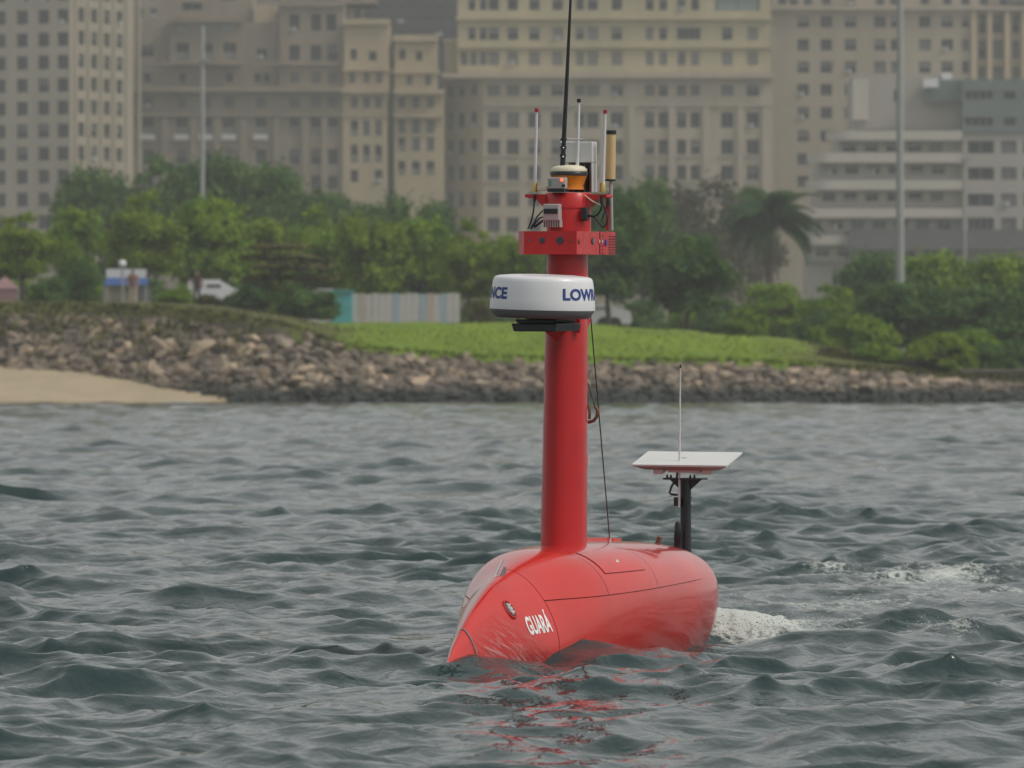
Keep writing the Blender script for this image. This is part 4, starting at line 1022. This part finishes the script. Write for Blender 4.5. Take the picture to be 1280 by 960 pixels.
# running light in an oval recess
s_, z_ = 1.172, .292; ph = phi_at(s_, z_); n = hn(s_, ph); c = hp(s_, ph)
tdir = (hp(s_, ph + .02) - c).normalized(); sdir_ = tdir.cross(n).normalized(); q = Matrix((sdir_, tdir, n)).transposed()
def oval(rx, ry, z0, z1, name, m, parent=None, inner=0):
    mb = MB(); mk = lambda f, z: [c + q @ Vector((rx * f * math.cos(2 * math.pi * k / 32), ry * f * math.sin(2 * math.pi * k / 32), z)) for k in range(32)]
    if inner: mb.loft([mk(1, z0), mk(1, z1), mk(inner, z1), mk(inner, z0)], 0, False)
    else: mb.loft([mk(1, z0), mk(1, z1), mk(.8, z1 + .003)], 0)
    return mb.build(name, [m], parent or hull)
oval(.031, .052, -.01, .006, 'running_light', M['red_matt'], inner=.82)
rl = oval(.0255, .043, -.006, .001, 'recess', M['black']); 
oval(.016, .035, -.002, .006, 'lens', M['pale_grey'])
for k in (-1, 0, 1): MB().box(c + q @ Vector((0, k * .02, .010)), (.024, .009, .004), 0, q).build('lens_rib', M['chrome'], hull)

# lettering
def text_mesh(body, size, bold=.0):
    cu = bpy.data.curves.new('text', 'FONT'); cu.body = body; cu.size = size; cu.offset = bold; cu.resolution_u = 4
    o = bpy.data.objects.new('text', cu); COL.objects.link(o); bpy.context.view_layer.update()
    dg = bpy.context.evaluated_depsgraph_get(); me = bpy.data.meshes.new_from_object(o.evaluated_get(dg)); bpy.data.objects.remove(o); bpy.data.curves.remove(cu)
    bm = bmesh.new(); bm.from_mesh(me); bpy.data.meshes.remove(me)
    xs = [v.co.x for v in bm.verts]; ys = [v.co.y for v in bm.verts]
    return bm, min(xs), max(xs), min(ys), max(ys)
def slice_bm(bm, x0, x1, n, axis=0):
    for k in range(1, n):
        x = x0 + (x1 - x0) * k / n; co = Vector((x, 0, 0)) if axis == 0 else Vector((0, x, 0)); no = Vector((1, 0, 0)) if axis == 0 else Vector((0, 1, 0))
        bmesh.ops.bisect_plane(bm, geom=bm.verts[:] + bm.edges[:] + bm.faces[:], plane_co=co, plane_no=no)
def letters(body, fn, name, m, parent, bold=.02, each=True):
    """one mesh for every character of a printed word, laid on a surface by fn(u, v) with u, v in 0..1"""
    full, X0, X1, Y0, Y1 = text_mesh(body, 1.0, bold)
    slice_bm(full, X0, X1, 40); slice_bm(full, Y0, Y1, 10, 1); bmesh.ops.triangulate(full, faces=full.faces)
    for v in full.verts: v.co = fn((v.co.x - X0) / (X1 - X0), (v.co.y - Y0) / (Y1 - Y0))
    me = bpy.data.meshes.new(name); full.to_mesh(me); full.free(); me.materials.append(m); return link(name, me, parent)
def on_hull(u, v):
    s = 1.108 - .190 * u; z = .176 + .106 * v - .008 * (1 - u); return hoff(s, phi_at(s, z), .002)
letters('GUARÁ', on_hull, 'name_lettering', M['white_print'], hull, .03)

# small fin, stub, stay foot
f0 = PS(627, 721, .98); MB().add([f0 + Vector(v) for v in ((.05, -.006, -.02), (-.05, -.006, -.01), (-.05, -.006, .045), (.05, .006, -.02), (-.05, .006, -.01), (-.05, .006, .045))],
    [(0, 1, 2), (5, 4, 3), (0, 3, 4, 1), (1, 4, 5, 2), (2, 5, 3, 0)]).build('bow_fin', [M['grey_plastic']], hull)
MB().tube([PS(618, 722, .98), PS(628, 700, .95)], .006, 8).build('bow_cleat', [M['chrome']], hull)
a = hp(-1.36, math.pi / 2) ; a2 = PS(821, 682, -1.36); tp = PS(825, 671, -1.36)
MB().tube([PS(818, 690, -1.36), a2], [.024, .016], 12).build('stub_socket', [M['red']], hull)
MB().tube([a2, tp], .0135, 12).build('stub_post', [M['strap']], hull)

# mast
def foil(s0, y0, z, ch, th, n=64):
    out = []
    for k in range(n):
        a = 2 * math.pi * k / n; c_, s_ = math.cos(a), math.sin(a); e = 1.8 if c_ > 0 else 3.0
        out.append(Vector((s0 + ch * (.55 if c_ > 0 else .45) * math.copysign(abs(c_) ** (2 / e), c_), y0 + th / 2 * math.copysign(abs(s_) ** (2 / e), s_), z)))
    return out
mb_, mt_ = PS(703.5, 700, -.04), PS(708.5, 315, -.04); rings = []
for k in range(9):
    u = k / 8; p_ = mb_.lerp(mt_, u); rings.append(foil(-.04, p_.y, p_.z, .285 - .03 * u, .216 - .026 * u))
mast = MB().loft(rings).build('mast', [M['mast_red']], ves)
u0 = mb_.lerp(mt_, 0.03); MB().loft([foil(-.04, u0.y, u0.z - .05, .31, .24), foil(-.04, u0.y, u0.z + .012, .31, .24), foil(-.04, u0.y, u0.z + .02, .292, .224)]).build('mast_foot', [M['mast_red']], mast)
def mp(px, py, s=-.04): return PS(px, py, s)
MB().box(mp(733.5, 575, -.165), (.006, .02, .05)).build('sticker', [M['white_print']], mast)
# bracket at the back of the mast under the radome
a, b2 = mp(733, 398, -.12), mp(729, 425, -.10)
MB().tube([mp(736, 399, -.14), mp(729, 418, -.10)], .011, 8).build('brace', [M['red_matt']], mast)
MB().tube([mp(724, 392, .05), mp(724, 416, .05)], .013, 8).build('brace', [M['red_matt']], mast)
# hanging hook
hk = [(734, 477), (738, 488), (744, 508), (747, 513), (746, 521), (742, 526), (735, 528)]
MB().tube([mp(*p_, -.17) for p_ in hk[:3]], .004, 8).build('hook_strap', [M['wire']], mast)
MB().tube([mp(*p_, -.17) for p_ in hk[2:]], .0085, 8).build('tow_hook', [M['rust']], mast)
MB().tube([mp(734, 502, -.17), mp(737, 514, -.17), mp(737, 524, -.17)], .007, 8).build('hook_pin', [M['rust']], mast)
# stay wire
MB().tube([mp(738, 392, -.14), hp(-.74, math.pi / 2 - .01) + Vector((0, 0, .004))], .0032, 6).build('stay_wire', [M['wire']], ves)
hb_ = hp(-.74, math.pi / 2 - .01); MB().tube([hb_, hb_ + Vector((0, 0, .025))], .009, 8).build('stay_foot', [M['chrome']], hull)
# raised red rail along the deck top
MB().loft([[hp(s_, math.pi / 2 + .10) + Vector((0, d_[0], d_[1])) for d_ in ((-.02, -.01), (.02, -.01), (.02, .018), (-.02, .018))] for s_ in (-.45, -.7, -.95, -1.15)], 0, True, False).build('deck_rail', [M['red']], hull)

# radome
rc = PS(678, 387, .335); RAD = .256
prof = [(.02, -.050), (.225, -.048), (.238, -.030), (.252, -.002)]
rad = empty('radome', rc); rad.parent = ves
RX = Euler((R(-1.5), R(.3), 0)); rad.rotation_euler = RX
MB().lathe((0, 0, 0), [(.10, -.041), (.222, -.040), (.236, -.028), (.2525, -.003), (.2525, 0)], 72).build('radome_base', [M['grey_plastic']], rad)
top = [(.2555, 0.0005), (.256, .004), (.2535, .045), (.2485, .098), (.243, .136), (.239, .149), (.231, .158), (.215, .163), (.15, .169), (.05, .172), (.004, .1725)]
MB().lathe((0, 0, 0), top, 96).build('radome_shell', [M['white']], rad)
def on_rad(a0, a1, z0, z1):
    def f(u, v):
        z = z0 + (z1 - z0) * v; r = np.interp(z, [t[1] for t in top], [t[0] for t in top]) + .0012; a = a0 + (a1 - a0) * u
        return Vector((r * math.cos(a), r * math.sin(a), z))
    return f
toward = math.atan2(-rc.y * 0 + (VI @ Vector((0, 0, 1.4)) - rc).y, (VI @ Vector((0, 0, 1.4)) - rc).x)      # bearing of the viewer
def rad_text(centre_deg, span_deg): return letters('LOWRANCE', on_rad(toward + R(centre_deg - span_deg / 2), toward + R(centre_deg + span_deg / 2), 0.050, .108), 'brand_lettering', M['blue_print'], rad, .04)
SPAN = 108
rad_text(22.5 + SPAN / 2, SPAN); rad_text(-43 - SPAN / 2, SPAN); rad_text(170, SPAN)
MB().lathe((0, 0, 0), [(.08, -.046), (.09, -.045), (.09, -.041), (.08, -.0405)], 40).build('radome_foot', [M['black']], rad)
# black shelf carrying the radome
sh0, sh1 = PS(639, 399, .50), PS(719, 399, .0)
mb = MB(); y0_, z0_ = rc.y, rc.z - .064
def plate(s0, s1, w0, w1, zt, zb, name, m, dz=0):
    mb = MB(); mb.add([(s1, y0_ - w1, zt), (s0, y0_ - w0, zt + dz), (s0, y0_ + w0, zt + dz), (s1, y0_ + w1, zt), (s1, y0_ - w1 * .9, zb), (s0, y0_ - w0 * .9, zb + dz), (s0, y0_ + w0 * .9, zb + dz), (s1, y0_ + w1 * .9, zb)],
        [(0, 1, 2, 3), (7, 6, 5, 4), (0, 4, 5, 1), (1, 5, 6, 2), (2, 6, 7, 3), (3, 7, 4, 0)]); return mb.build(name, [m], mast, bevel=.004)
zs = rc.z - .047
plate(.44, .13, .105, .11, zs, zs - .019, 'radome_plate', M['black_metal'])
plate(.47, .10, .115, .125, zs - .020, zs - .058, 'radome_shelf', M['black_metal'])
MB().add([(.30, y0_, zs - .059), (.06, y0_ - .05, zs - .059), (.06, y0_ + .05, zs - .059), (.07, y0_, zs - .12)], [(0, 1, 2), (0, 3, 1), (0, 2, 3), (1, 3, 2)]).build('gusset', [M['red_matt']], mast)

# sensor box
bz1, bz0 = PS(721, 289, .34).z, PS(721, 318, .34).z
fl, fr = PS(655, 300, .34).y, PS(721, 300, .34).y
back_s = -.30; ch = .10
box = MB(); poly = [(.34, fl), (.34, fr), (back_s, fr + .0), (back_s, fl - .045), (.34 - ch, fl - .045)]
poly = [(.34, fl), (.34, fr), (back_s, fr), (back_s, fl - .06), (.34 - ch, fl - .06)]
box.loft([[(x, y, bz0) for x, y in poly], [(x, y, bz1) for x, y in poly]], 0, True, False)
sb = box.build('sensor_box', [M['red_matt']], ves, bevel=.004)
def front_disc(px, py, r, name, m, s=.34, n=20):
    c_ = PS(px, py, s); q = Matrix.Rotation(R(90), 3, 'Y'); mb = MB(); mb.lathe(c_, [(r, -.003), (r, .004), (r * .82, .0045)], n, 0, False, True, q); return mb.build(name, [m], sb)
for px_, r_ in ((678, .0145), (700, .0185)): front_disc(px_, 300.5, r_, 'camera_window', M['lens']); 
for px_ in (662, 714): front_disc(px_, 301, .006, 'bolt', M['strap'])
def side_pt(px, py):
    o = VI @ Vector((0, 0, CAM_H)); d = (VI.to_3x3() @ Vector(((px - CX) / FPX, 1, (CY - py) / FPX))); t = (fr - o.y) / d.y; return o + d * t
def side_disc(px, py, r, name, m):
    c_ = side_pt(px, py); q = Matrix.Rotation(R(-90), 3, 'X'); mb = MB(); mb.lathe(c_, [(r, -.003), (r, .005), (r * .82, .0055)], 16, 0, False, True, q); return mb.build(name, [m], sb)
side_disc(723.5, 302, .012, 'bolt', M['strap']); side_disc(740.5, 301.5, .017, 'camera_window', M['lens'])
side_disc(748.5, 302, .010, 'bolt', M['chrome']); side_disc(752, 302, .010, 'bolt', M['chrome']); side_disc(757, 303.5, .016, 'blue_connector', M['bluecap'])
a = side_pt(749.8, 289); b2 = side_pt(749.8, 318)
MB().span((a.x - .006, fr, bz0 + .003), (a.x + .006, fr + .002, bz1 - .003)).build('panel_joint', [M['seam']], sb)
a, b2 = side_pt(761, 300).x, side_pt(770, 300).x
for k in range(7):
    z_ = bz1 - .022 - k * .0135; MB().span((min(a, b2), fr - .001, z_ - .0022), (max(a, b2), fr + .004, z_ + .0022)).build('vent_slat', [M['seam']], sb)
for k in range(6):
    z_ = bz1 - .020 - k * .017; x_ = side_pt(753, 300).x; MB().span((x_ - .008, fr - .001, z_ - .003), (x_ + .008, fr + .003, z_ + .003)).build('perforation', [M['seam']], sb)
# turret
tb, tt = PS(711, 287, 0), PS(711, 241, 0); tr_ = .108
tur = MB().lathe((0, tb.y, 0), [(tr_, tb.z - .04), (tr_, tt.z - .012), (tr_ * .98, tt.z - .004), (tr_ * .95, tt.z)], 36, 0, True).build('turret', [M['red_matt']], ves)
MB().lathe((0, tb.y, 0), [(tr_ + .004, tt.z - .075), (tr_ + .004, tt.z - .003), (tr_ + .001, tt.z - .001)], 36, 0, True).build('collar', [M['red_matt']], tur)
for pa, pb, sg in ((660, 686, -1), (762, 734, 1)):
    o_, i_ = PS(pa, 243, 0), PS(pb, 243, 0); zt = o_.z
    mb = MB(); pr = [(o_.y, zt), (o_.y, zt - .014), ((o_.y * .45 + i_.y * .55), zt - .026), (i_.y, zt - .075), (i_.y, zt)]
    mb.loft([[(.05, y, z) for y, z in pr], [(-.05, y, z) for y, z in pr]], 0, True, False); mb.build('wing_bracket', [M['red_matt']], tur, bevel=.002)
# mast top: lamp, dome, boxes
d0 = PS(711, 237, 0)
MB().lathe((0, d0.y, d0.z), [(.075, 0), (.072, .02), (.085, .055), (.09, .068)], 28, 0).build('beacon_body', [M['orange']], tur)
MB().lathe((0, d0.y, d0.z), [(.092, .0685), (.094, .085), (.088, .088)], 28, 0).build('beacon_band', [M['black']], tur)
MB().lathe((0, d0.y, d0.z), [(.089, .0885), (.090, .100), (.075, .114), (.04, .120), (.003, .121)], 32, 0).build('beacon_dome', [M['cream']], tur)
c1 = PS(697, 229, .12); lb = MB().box((.12, c1.y, c1.z), (.05, .088, .056)).build('lamp_box', [M['pale_grey']], tur, bevel=.005)
MB().box((.12, c1.y, c1.z - .036), (.055, .085, .015)).build('lamp_base', [M['black']], lb)
lr = PS(702, 225, .15); MB().lathe((.146, lr.y, lr.z), [(.008, 0), (.008, .004), (.004, .007)], 14, 0, True, True, Matrix.Rotation(R(90), 3, 'Y')).build('red_lamp', [M['lamp_red']], lb)
lr = PS(704, 232, .15); MB().box((.146, lr.y, lr.z), (.004, .016, .012)).build('label_plate', [M['black']], lb)
lr = PS(687.6, 229, .15); MB().box((.1455, lr.y, lr.z), (.004, .008, .030)).build('green_mark', [M['greentag']], lb)
c1 = PS(679.5, 235.5, 0); MB().box((0, c1.y, c1.z), (.05, .052, .022)).build('cream_block', [M['cream']], tur, bevel=.003)
# louvred white box behind
c0, c2 = PS(707, 240, -.10), PS(742, 177, -.10)
lv = MB().span((-.16, c0.y, PS(725, 203, -.1).z), (-.08, c2.y, c2.z)).build('louvre_box', [M['white_plastic']], tur, bevel=.004)
lz = PS(725, 203, -.1).z
MB().span((-.16, c2.y - .006, c0.z), (-.08, c2.y, lz - .001)).build('side_post', [M['white_plastic']], lv)
MB().span((-.16, c0.y, c0.z), (-.15, c2.y - .007, lz - .001)).build('back_plate', [M['grey_plastic']], lv)
for k in range(9):
    y_ = c0.y + .012 + k * .0145; MB().span((-.145, y_, c0.z), (-.085, y_ + .005, lz - .012)).build('fin', [M['black'] if k % 2 else M['grey_plastic']], lv)
MB().tube([PS(705, 174, .02), PS(728, 174, .02)], .0035, 6).build('thin_bar', [M['white_plastic']], tur)
# grey camera on the turret front
c1 = PS(690.5, 266, .13); gc = MB().box((.125, c1.y, c1.z + .002), (.06, .083, .082)).build('grey_camera', [M['pale_grey']], tur, bevel=.006)
MB().box((.157, c1.y, PS(690, 264, .13).z), (.006, .070, .024)).build('camera_slot', [M['black']], gc)
for k in range(8):
    y_ = c1.y - .042 + k * .0118; MB().span((.11, y_, PS(690, 284, .13).z), (.150, y_ + .005, PS(690, 275, .13).z)).build('fin', [M['pale_grey']], gc)
MB().box((.09, c1.y, PS(690, 280, .13).z), (.04, .04, .05)).build('camera_post', [M['red_matt']], gc)
c1 = PS(730, 267.5, .09); MB().box((.075, c1.y, c1.z), (.05, .028, .066)).build('socket', [M['black']], tur, bevel=.006)
# cables
def cable(pts, r, name='cable', m='black', s=.06):
    pp = [PS(a, b, s) for a, b in pts]; out = []
    for i in range(len(pp) - 1):
        p0, p1, p2, p3 = pp[max(i - 1, 0)], pp[i], pp[i + 1], pp[min(i + 2, len(pp) - 1)]
        for k in range(5):
            t = k / 5; out.append(.5 * ((2 * p1) + (p2 - p0) * t + (2 * p0 - 5 * p1 + 4 * p2 - p3) * t * t + (3 * p1 - p0 - 3 * p2 + p3) * t ** 3))
    out.append(pp[-1]); return MB().tube(out, r, 6).build(name, [M[m]], tur)
cable([(668, 247), (667, 262), (664, 276), (660, 286)], .0042); cable([(681, 261), (672, 270), (668, 278), (663, 286)], .0035)
cable([(681, 271), (674, 273), (668, 281), (664, 286)], .0035); cable([(680, 275), (673, 280), (668, 284)], .006)
cable([(733, 268), (744, 270), (751, 262), (752, 250)], .0042); cable([(733, 270), (743, 272), (750, 280), (754, 284), (759, 278), (758, 266), (753, 255)], .0042)
cable([(760, 252), (757, 262), (752, 276)], .0035); cable([(731, 244), (740, 251), (748, 255), (753, 258)], .0028, 'cable', 'cream')
cable([(668, 243), (668, 252)], .0075, 'plug'); cable([(752, 244), (752, 254)], .0075, 'plug'); cable([(760, 248), (760.5, 257)], .010, 'plug')
# antennas
def whip(pts, rads, m, name, s=0.0, parent=ves): return MB().tube([PS(a, b, s) for a, b in pts], rads, 10).build(name, [M[m]], parent)
w = whip([(703, 217), (704, 190), (709, 90), (713.2, 0), (716.5, -75)], [.0155, .0125, .0095, .0065, .004], 'black', 'whip_antenna', .04)
for yy in (176, 186, 196): whip([(702.6 + (217 - yy) * .045, yy), (702.7 + (217 - yy) * .045, yy - 3.0)], .0165, 'black', 'ferrule', .04, w)
for (yy, dx) in ((178, -2.8), (185, .4), (196, .3)): 
    c1 = PS(702.6 + (217 - yy) * .045 + dx, yy, .058); MB().lathe(c1, [(.001, -.005), (.005, 0), (.001, .005)], 8).build('bolt', [M['chrome']], w)
for base, top_, tip in (((668.5, 232), (670.8, 140), 'red_tip'), ((753.5, 231), (756.5, 142), 'red_tip'), ((721.5, 214), (723.6, 128), 'black')):
    a = whip([base, top_], [.0095, .0068] , 'white_plastic', 'rod_antenna', 0 if base[0] != 721.5 else -.06)
    dx_ = (top_[0] - base[0]) / (base[1] - top_[1]); s_ = 0 if base[0] != 721.5 else -.06
    whip([top_, (top_[0] + dx_ * 4.5, top_[1] - 4.6)], [.0105, .0105], tip, 'tip', s_, a)
    if base[0] != 721.5: whip([(base[0] - .2, 240), base, (base[0] + .1, 227)], [.0155, .0155, .008], 'brass', 'antenna_mount', s_, a)
tn = whip([(763, 224), (764, 168)], [.0255, .0245], 'tan', 'tan_antenna', -.12); whip([(764, 168), (764.05, 163)], [.0262, .0262], 'black', 'end_cap', -.12, tn)
whip([(763, 226.5), (763, 224)], [.0265, .0265], 'black', 'end_cap', -.12, tn); whip([(764.5, 288), (763.5, 226)], [.0095, .0095], 'pale_grey', 'antenna_pole', -.12, tn)
MB().span((-.13, PS(759, 240, -.12).y - .004, PS(760, 288, -.12).z), (-.11, PS(761.5, 240, -.12).y, PS(760, 242, -.12).z)).build('red_strut', [M['red_matt']], tn)

# flat dish on its black pole at the stern
sD = -1.95
p0, p1 = PS(857.5, 697, sD), PS(857, 600, sD)
dish = MB().tube([p0 - Vector((0, 0, .06)), p1], .0285, 18).build('dish_pole', [M['black_metal']], ves)
dc = PS(859, 575, sD); hw, hl = .2565, .1515
dr = empty('dish', dc); dr.parent = ves; dr.rotation_euler = (0, R(11.5), 0)
mb = MB(); mb.loft([[(x * hl * .998, y * hw * .998, .0) for x, y in ((1, -1), (1, 1), (-1, 1), (-1, -1))], [(x * hl, y * hw, .003) for x, y in ((1, -1), (1, 1), (-1, 1), (-1, -1))], [(x * hl, y * hw, .009) for x, y in ((1, -1), (1, 1), (-1, 1), (-1, -1))]], 0, True, False)
mb.build('dish_face', [M['white_plastic']], dr, bevel=.0015)
MB().loft([[(x * hl * .72 - .01, y * hw * .78, -.030) for x, y in ((1, -1), (1, 1), (-1, 1), (-1, -1))], [(x * (hl - .004), y * (hw - .004), -.0005) for x, y in ((1, -1), (1, 1), (-1, 1), (-1, -1))]], 0, True, False).build('dish_shell', [M['pale_grey']], dr)
for y_ in (-.135, .128): MB().box((.02, y_, -.043), (.14, .054, .026)).build('dish_foot', [M['white_plastic']], dr, bevel=.004)
MB().box((.045, 0, -.041), (.05, .18, .022)).build('dish_clip', [M['white_plastic']], dr, bevel=.003)
MB().lathe((-.01, -.02, .0092), [(.016, 0), (.016, .0006)], 20).build('dish_mark', [M['pale_grey']], dr)
MB().span((sD - .05, p1.y - .105, p1.z + .002), (sD + .06, p1.y + .105, p1.z + .012)).build('top_plate', [M['black_metal']], dish)
for y_ in (-.085, -.065, .04, .062): MB().tube([(sD + .05, p1.y + y_, p1.z + .0125), (sD + .05, p1.y + y_, p1.z + .030)], [.008, .003], 8).build('wing_nut', [M['black']], dish)
for sg in (-1, 1): MB().add([(sD + x, p1.y + sg * a_, p1.z + z_) for x in (-.006, .006) for a_, z_ in ((.028, .0015), (.085, .0015), (.028, -.05))], [(0, 1, 2), (5, 4, 3), (0, 3, 4, 1), (1, 4, 5, 2), (2, 5, 3, 0)]).build('gusset', [M['black_metal']], dish)
c1 = PS(847, 627, sD + .035); MB().box((sD + .03, c1.y, c1.z), (.04, .035, .046)).build('clamp', [M['black']], dish, bevel=.003)
for yy in (622, 632.5): z_ = PS(857, yy, sD).z; MB().lathe((sD, PS(857.3, yy, sD).y, z_), [(.0325, -.005), (.0325, .005)], 20).build('clamp_band', [M['black_metal']], dish)
an = whip([(849, 634), (849.5, 545), (850.5, 460)], [.006, .0052, .0034], 'white_plastic', 'stern_antenna', sD + .055); whip([(850.5, 460), (850.6, 456)], [.005, .004], 'black', 'tip', sD + .055, an)
pts = [PS(a, b, sD + .05) for a, b in ((847, 588), (846, 597), (839, 609), (837, 616), (839, 618), (847, 618.5))]; MB().tube(pts, .006, 8).build('dish_cable', [M['black']], dish)
bt, tb2 = PS(846.5, 692, sD + .07), PS(847.5, 652, sD + .07)
bo = MB().tube([bt, bt.lerp(tb2, .45), bt.lerp(tb2, .47), tb2 - Vector((0, 0, .012)), tb2], [.0175, .0175, .0195, .0175, .010], 14).build('black_canister', [M['black']], ves)
MB().tube([bt - Vector((0, 0, .03)), bt], .02, 12).build('canister_base', [M['red']], bo)

# ------------------------------------------------------------------ water sheet washing over the bow, and broken water at the stern
def film_material():
    m = bpy.data.materials.new('thin_water_film'); m.use_nodes = True; t = m.node_tree; t.nodes.remove(t.nodes['Principled BSDF']); out = t.nodes['Material Output']
    tr = t.nodes.new('ShaderNodeBsdfTransparent'); tr.inputs[0].default_value = (.97, .97, .97, 1); gl = t.nodes.new('ShaderNodeBsdfGlossy'); gl.inputs['Roughness'].default_value = .10
    df = t.nodes.new('ShaderNodeBsdfDiffuse'); df.inputs[0].default_value = (.55, .56, .54, 1)
    uv = t.nodes.new('ShaderNodeAttribute'); uv.attribute_name = 'flow'; mp_ = t.nodes.new('ShaderNodeMapping'); mp_.inputs['Scale'].default_value = (20, 3.0, 1); mp_.inputs['Rotation'].default_value = (0, 0, R(14))
    t.links.new(uv.outputs['Vector'], mp_.inputs[0])
    n = t.nodes.new('ShaderNodeTexNoise'); n.inputs['Scale'].default_value = 2.4; n.inputs['Detail'].default_value = 5; n.inputs['Distortion'].default_value = .35; t.links.new(mp_.outputs[0], n.inputs['Vector'])
    bp = t.nodes.new('ShaderNodeBump'); bp.inputs['Strength'].default_value = .45; bp.inputs['Distance'].default_value = .02; t.links.new(n.outputs['Fac'], bp.inputs['Height'])
    for q_ in (gl, df): t.links.new(bp.outputs[0], q_.inputs['Normal'])
    fr_ = t.nodes.new('ShaderNodeFresnel'); fr_.inputs[0].default_value = 1.45; t.links.new(bp.outputs[0], fr_.inputs['Normal'])
    sp = t.nodes.new('ShaderNodeSeparateXYZ'); t.links.new(uv.outputs['Vector'], sp.inputs[0])
    mu = t.nodes.new('ShaderNodeMath'); mu.operation = 'MULTIPLY'; t.links.new(fr_.outputs[0], mu.inputs[0]); t.links.new(sp.outputs[2], mu.inputs[1])
    m1 = t.nodes.new('ShaderNodeMixShader'); t.links.new(mu.outputs[0], m1.inputs[0]); t.links.new(tr.outputs[0], m1.inputs[1]); t.links.new(gl.outputs[0], m1.inputs[2])
    mr = t.nodes.new('ShaderNodeMapRange'); mr.inputs[1].default_value = .50; mr.inputs[2].default_value = .72; mr.inputs[3].default_value = 0; mr.inputs[4].default_value = .40; t.links.new(n.outputs['Fac'], mr.inputs[0])
    m3 = t.nodes.new('ShaderNodeMath'); m3.operation = 'MULTIPLY'; t.links.new(mr.outputs[0], m3.inputs[0]); t.links.new(sp.outputs[2], m3.inputs[1])
    m2 = t.nodes.new('ShaderNodeMixShader'); t.links.new(m3.outputs[0], m2.inputs[0]); t.links.new(m1.outputs[0], m2.inputs[1]); t.links.new(df.outputs[0], m2.inputs[2]); t.links.new(m2.outputs[0], out.inputs[0])
    return m
M['film'] = film_material()
rows, flow = [], []
NI, NJ = 70, 34
for i in range(NI):
    u = i / (NI - 1); s_ = 1.66 - .96 * u; ztop = float(np.interp(s_, [.70, .85, 1.0, 1.12, 1.28, 1.45, 1.66], [.02, .06, .13, .21, .29, .24, .12])); row = []
    for j in range(NJ):
        v = j / (NJ - 1); z_ = -.10 + (ztop + .10) * v
        zc_ = float(ZCF(s_)); bb = float(HT(s_)) if z_ > zc_ else float(HD(s_)); n_ = float(HN(s_)) if z_ > zc_ else 2.0; t_ = min(.999, abs(z_ - zc_) / bb); ph = math.copysign(math.asin(t_ ** (n_ / 2)), z_ - zc_)
        h_ = .003 + .012 * (1 - v) * (.7 + .3 * math.sin(14 * s_ + 25 * z_)) + .06 * (1 - v) ** 3
        row.append(hoff(s_, ph, h_)); flow.append((s_ * .6 - z_ * .8, s_ * .8 + z_ * .6, min(1.0, (1 - v) * 2.2) * min(1, u * 8, (1 - u) * 5)))
    rows.append(row)
mb = MB(); mb.add([VM @ p_ for r in rows for p_ in r], [(i * NJ + j, (i + 1) * NJ + j, (i + 1) * NJ + j + 1, i * NJ + j + 1) for i in range(NI - 1) for j in range(NJ - 1)], 0, True)
fo = tag(mb.build('bow_wave', [M['film']]), 'thin sheet of water washing over the bow of the red vessel', 'bow wave', None, 'stuff')
at = fo.data.attributes.new('flow', 'FLOAT_VECTOR', 'POINT'); at.data.foreach_set('vector', np.array(flow, dtype=np.float32).ravel())

M['foam'] = mat('white_foam', (0.66, 0.68, 0.64), .7, spec=.4, var=.2, vscale=30)
rgf = np.random.RandomState(8); V_, F_ = [], []
ico = bmesh.new(); bmesh.ops.create_icosphere(ico, subdivisions=1, radius=1); iv = np.array([v.co[:] for v in ico.verts]); ifc = np.array([[v.index for v in f.verts] for f in ico.faces]); ico.free()
off = 0
def blobs(n, cen, spr, zr, rr, th=0.0):
    global off
    for k in range(n):
        dx_, dy_ = rgf.normal(size=2) * spr; x_ = cen[0] + dx_ * math.cos(th) - dy_ * math.sin(th); y_ = cen[1] + dx_ * math.sin(th) + dy_ * math.cos(th)
        r_ = rgf.uniform(*rr) * (1 + .8 * (rgf.rand() < .06)); z_ = cen[2] + abs(rgf.normal()) * zr
        V_.append(iv * r_ * rgf.uniform(.6, 1.3, size=(len(iv), 3)) + (x_, y_, z_)); F_.append(ifc + off); off += len(iv)
ap = VM @ Vector((-2.62, .10, 0))
blobs(260, (1.13, 31.75, .02), np.array((.12, .12)), .06, (.001, .0035))
blobs(240, (1.42, 31.7, .04), np.array((.24, .12)), .05, (.001, .0035))
blobs(120, (1.35, 31.75, .08), np.array((.2, .14)), .08, (.0015, .004))
blobs(120, (2.28, 31.45, .08), np.array((.12, .08)), .03, (.001, .0035))
me = np_mesh('foam', np.concatenate(V_), np.concatenate(F_), [M['foam']], True, 3)
tag(link('foam', me), 'white broken foam churned up behind the stern of the red vessel', 'foam', None, 'stuff')

# ------------------------------------------------------------------ haze over the whole bay
hzm = bpy.data.materials.new('bay_haze'); hzm.use_nodes = True; t = hzm.node_tree; t.nodes.clear()
pv = t.nodes.new('ShaderNodeVolumePrincipled'); pv.inputs['Color'].default_value = (0.86, 0.87, 0.86, 1); pv.inputs['Density'].default_value = 0.00038; pv.inputs['Anisotropy'].default_value = 0.2
o_ = t.nodes.new('ShaderNodeOutputMaterial'); t.links.new(pv.outputs[0], o_.inputs['Volume'])
zmax = 92.0
hz = MB().span((-1400, -60, -2.6), (1400, 9500, zmax)).build('haze', [hzm]); tag(hz, 'pale summer haze over the bay and the city', 'haze', None, 'stuff')
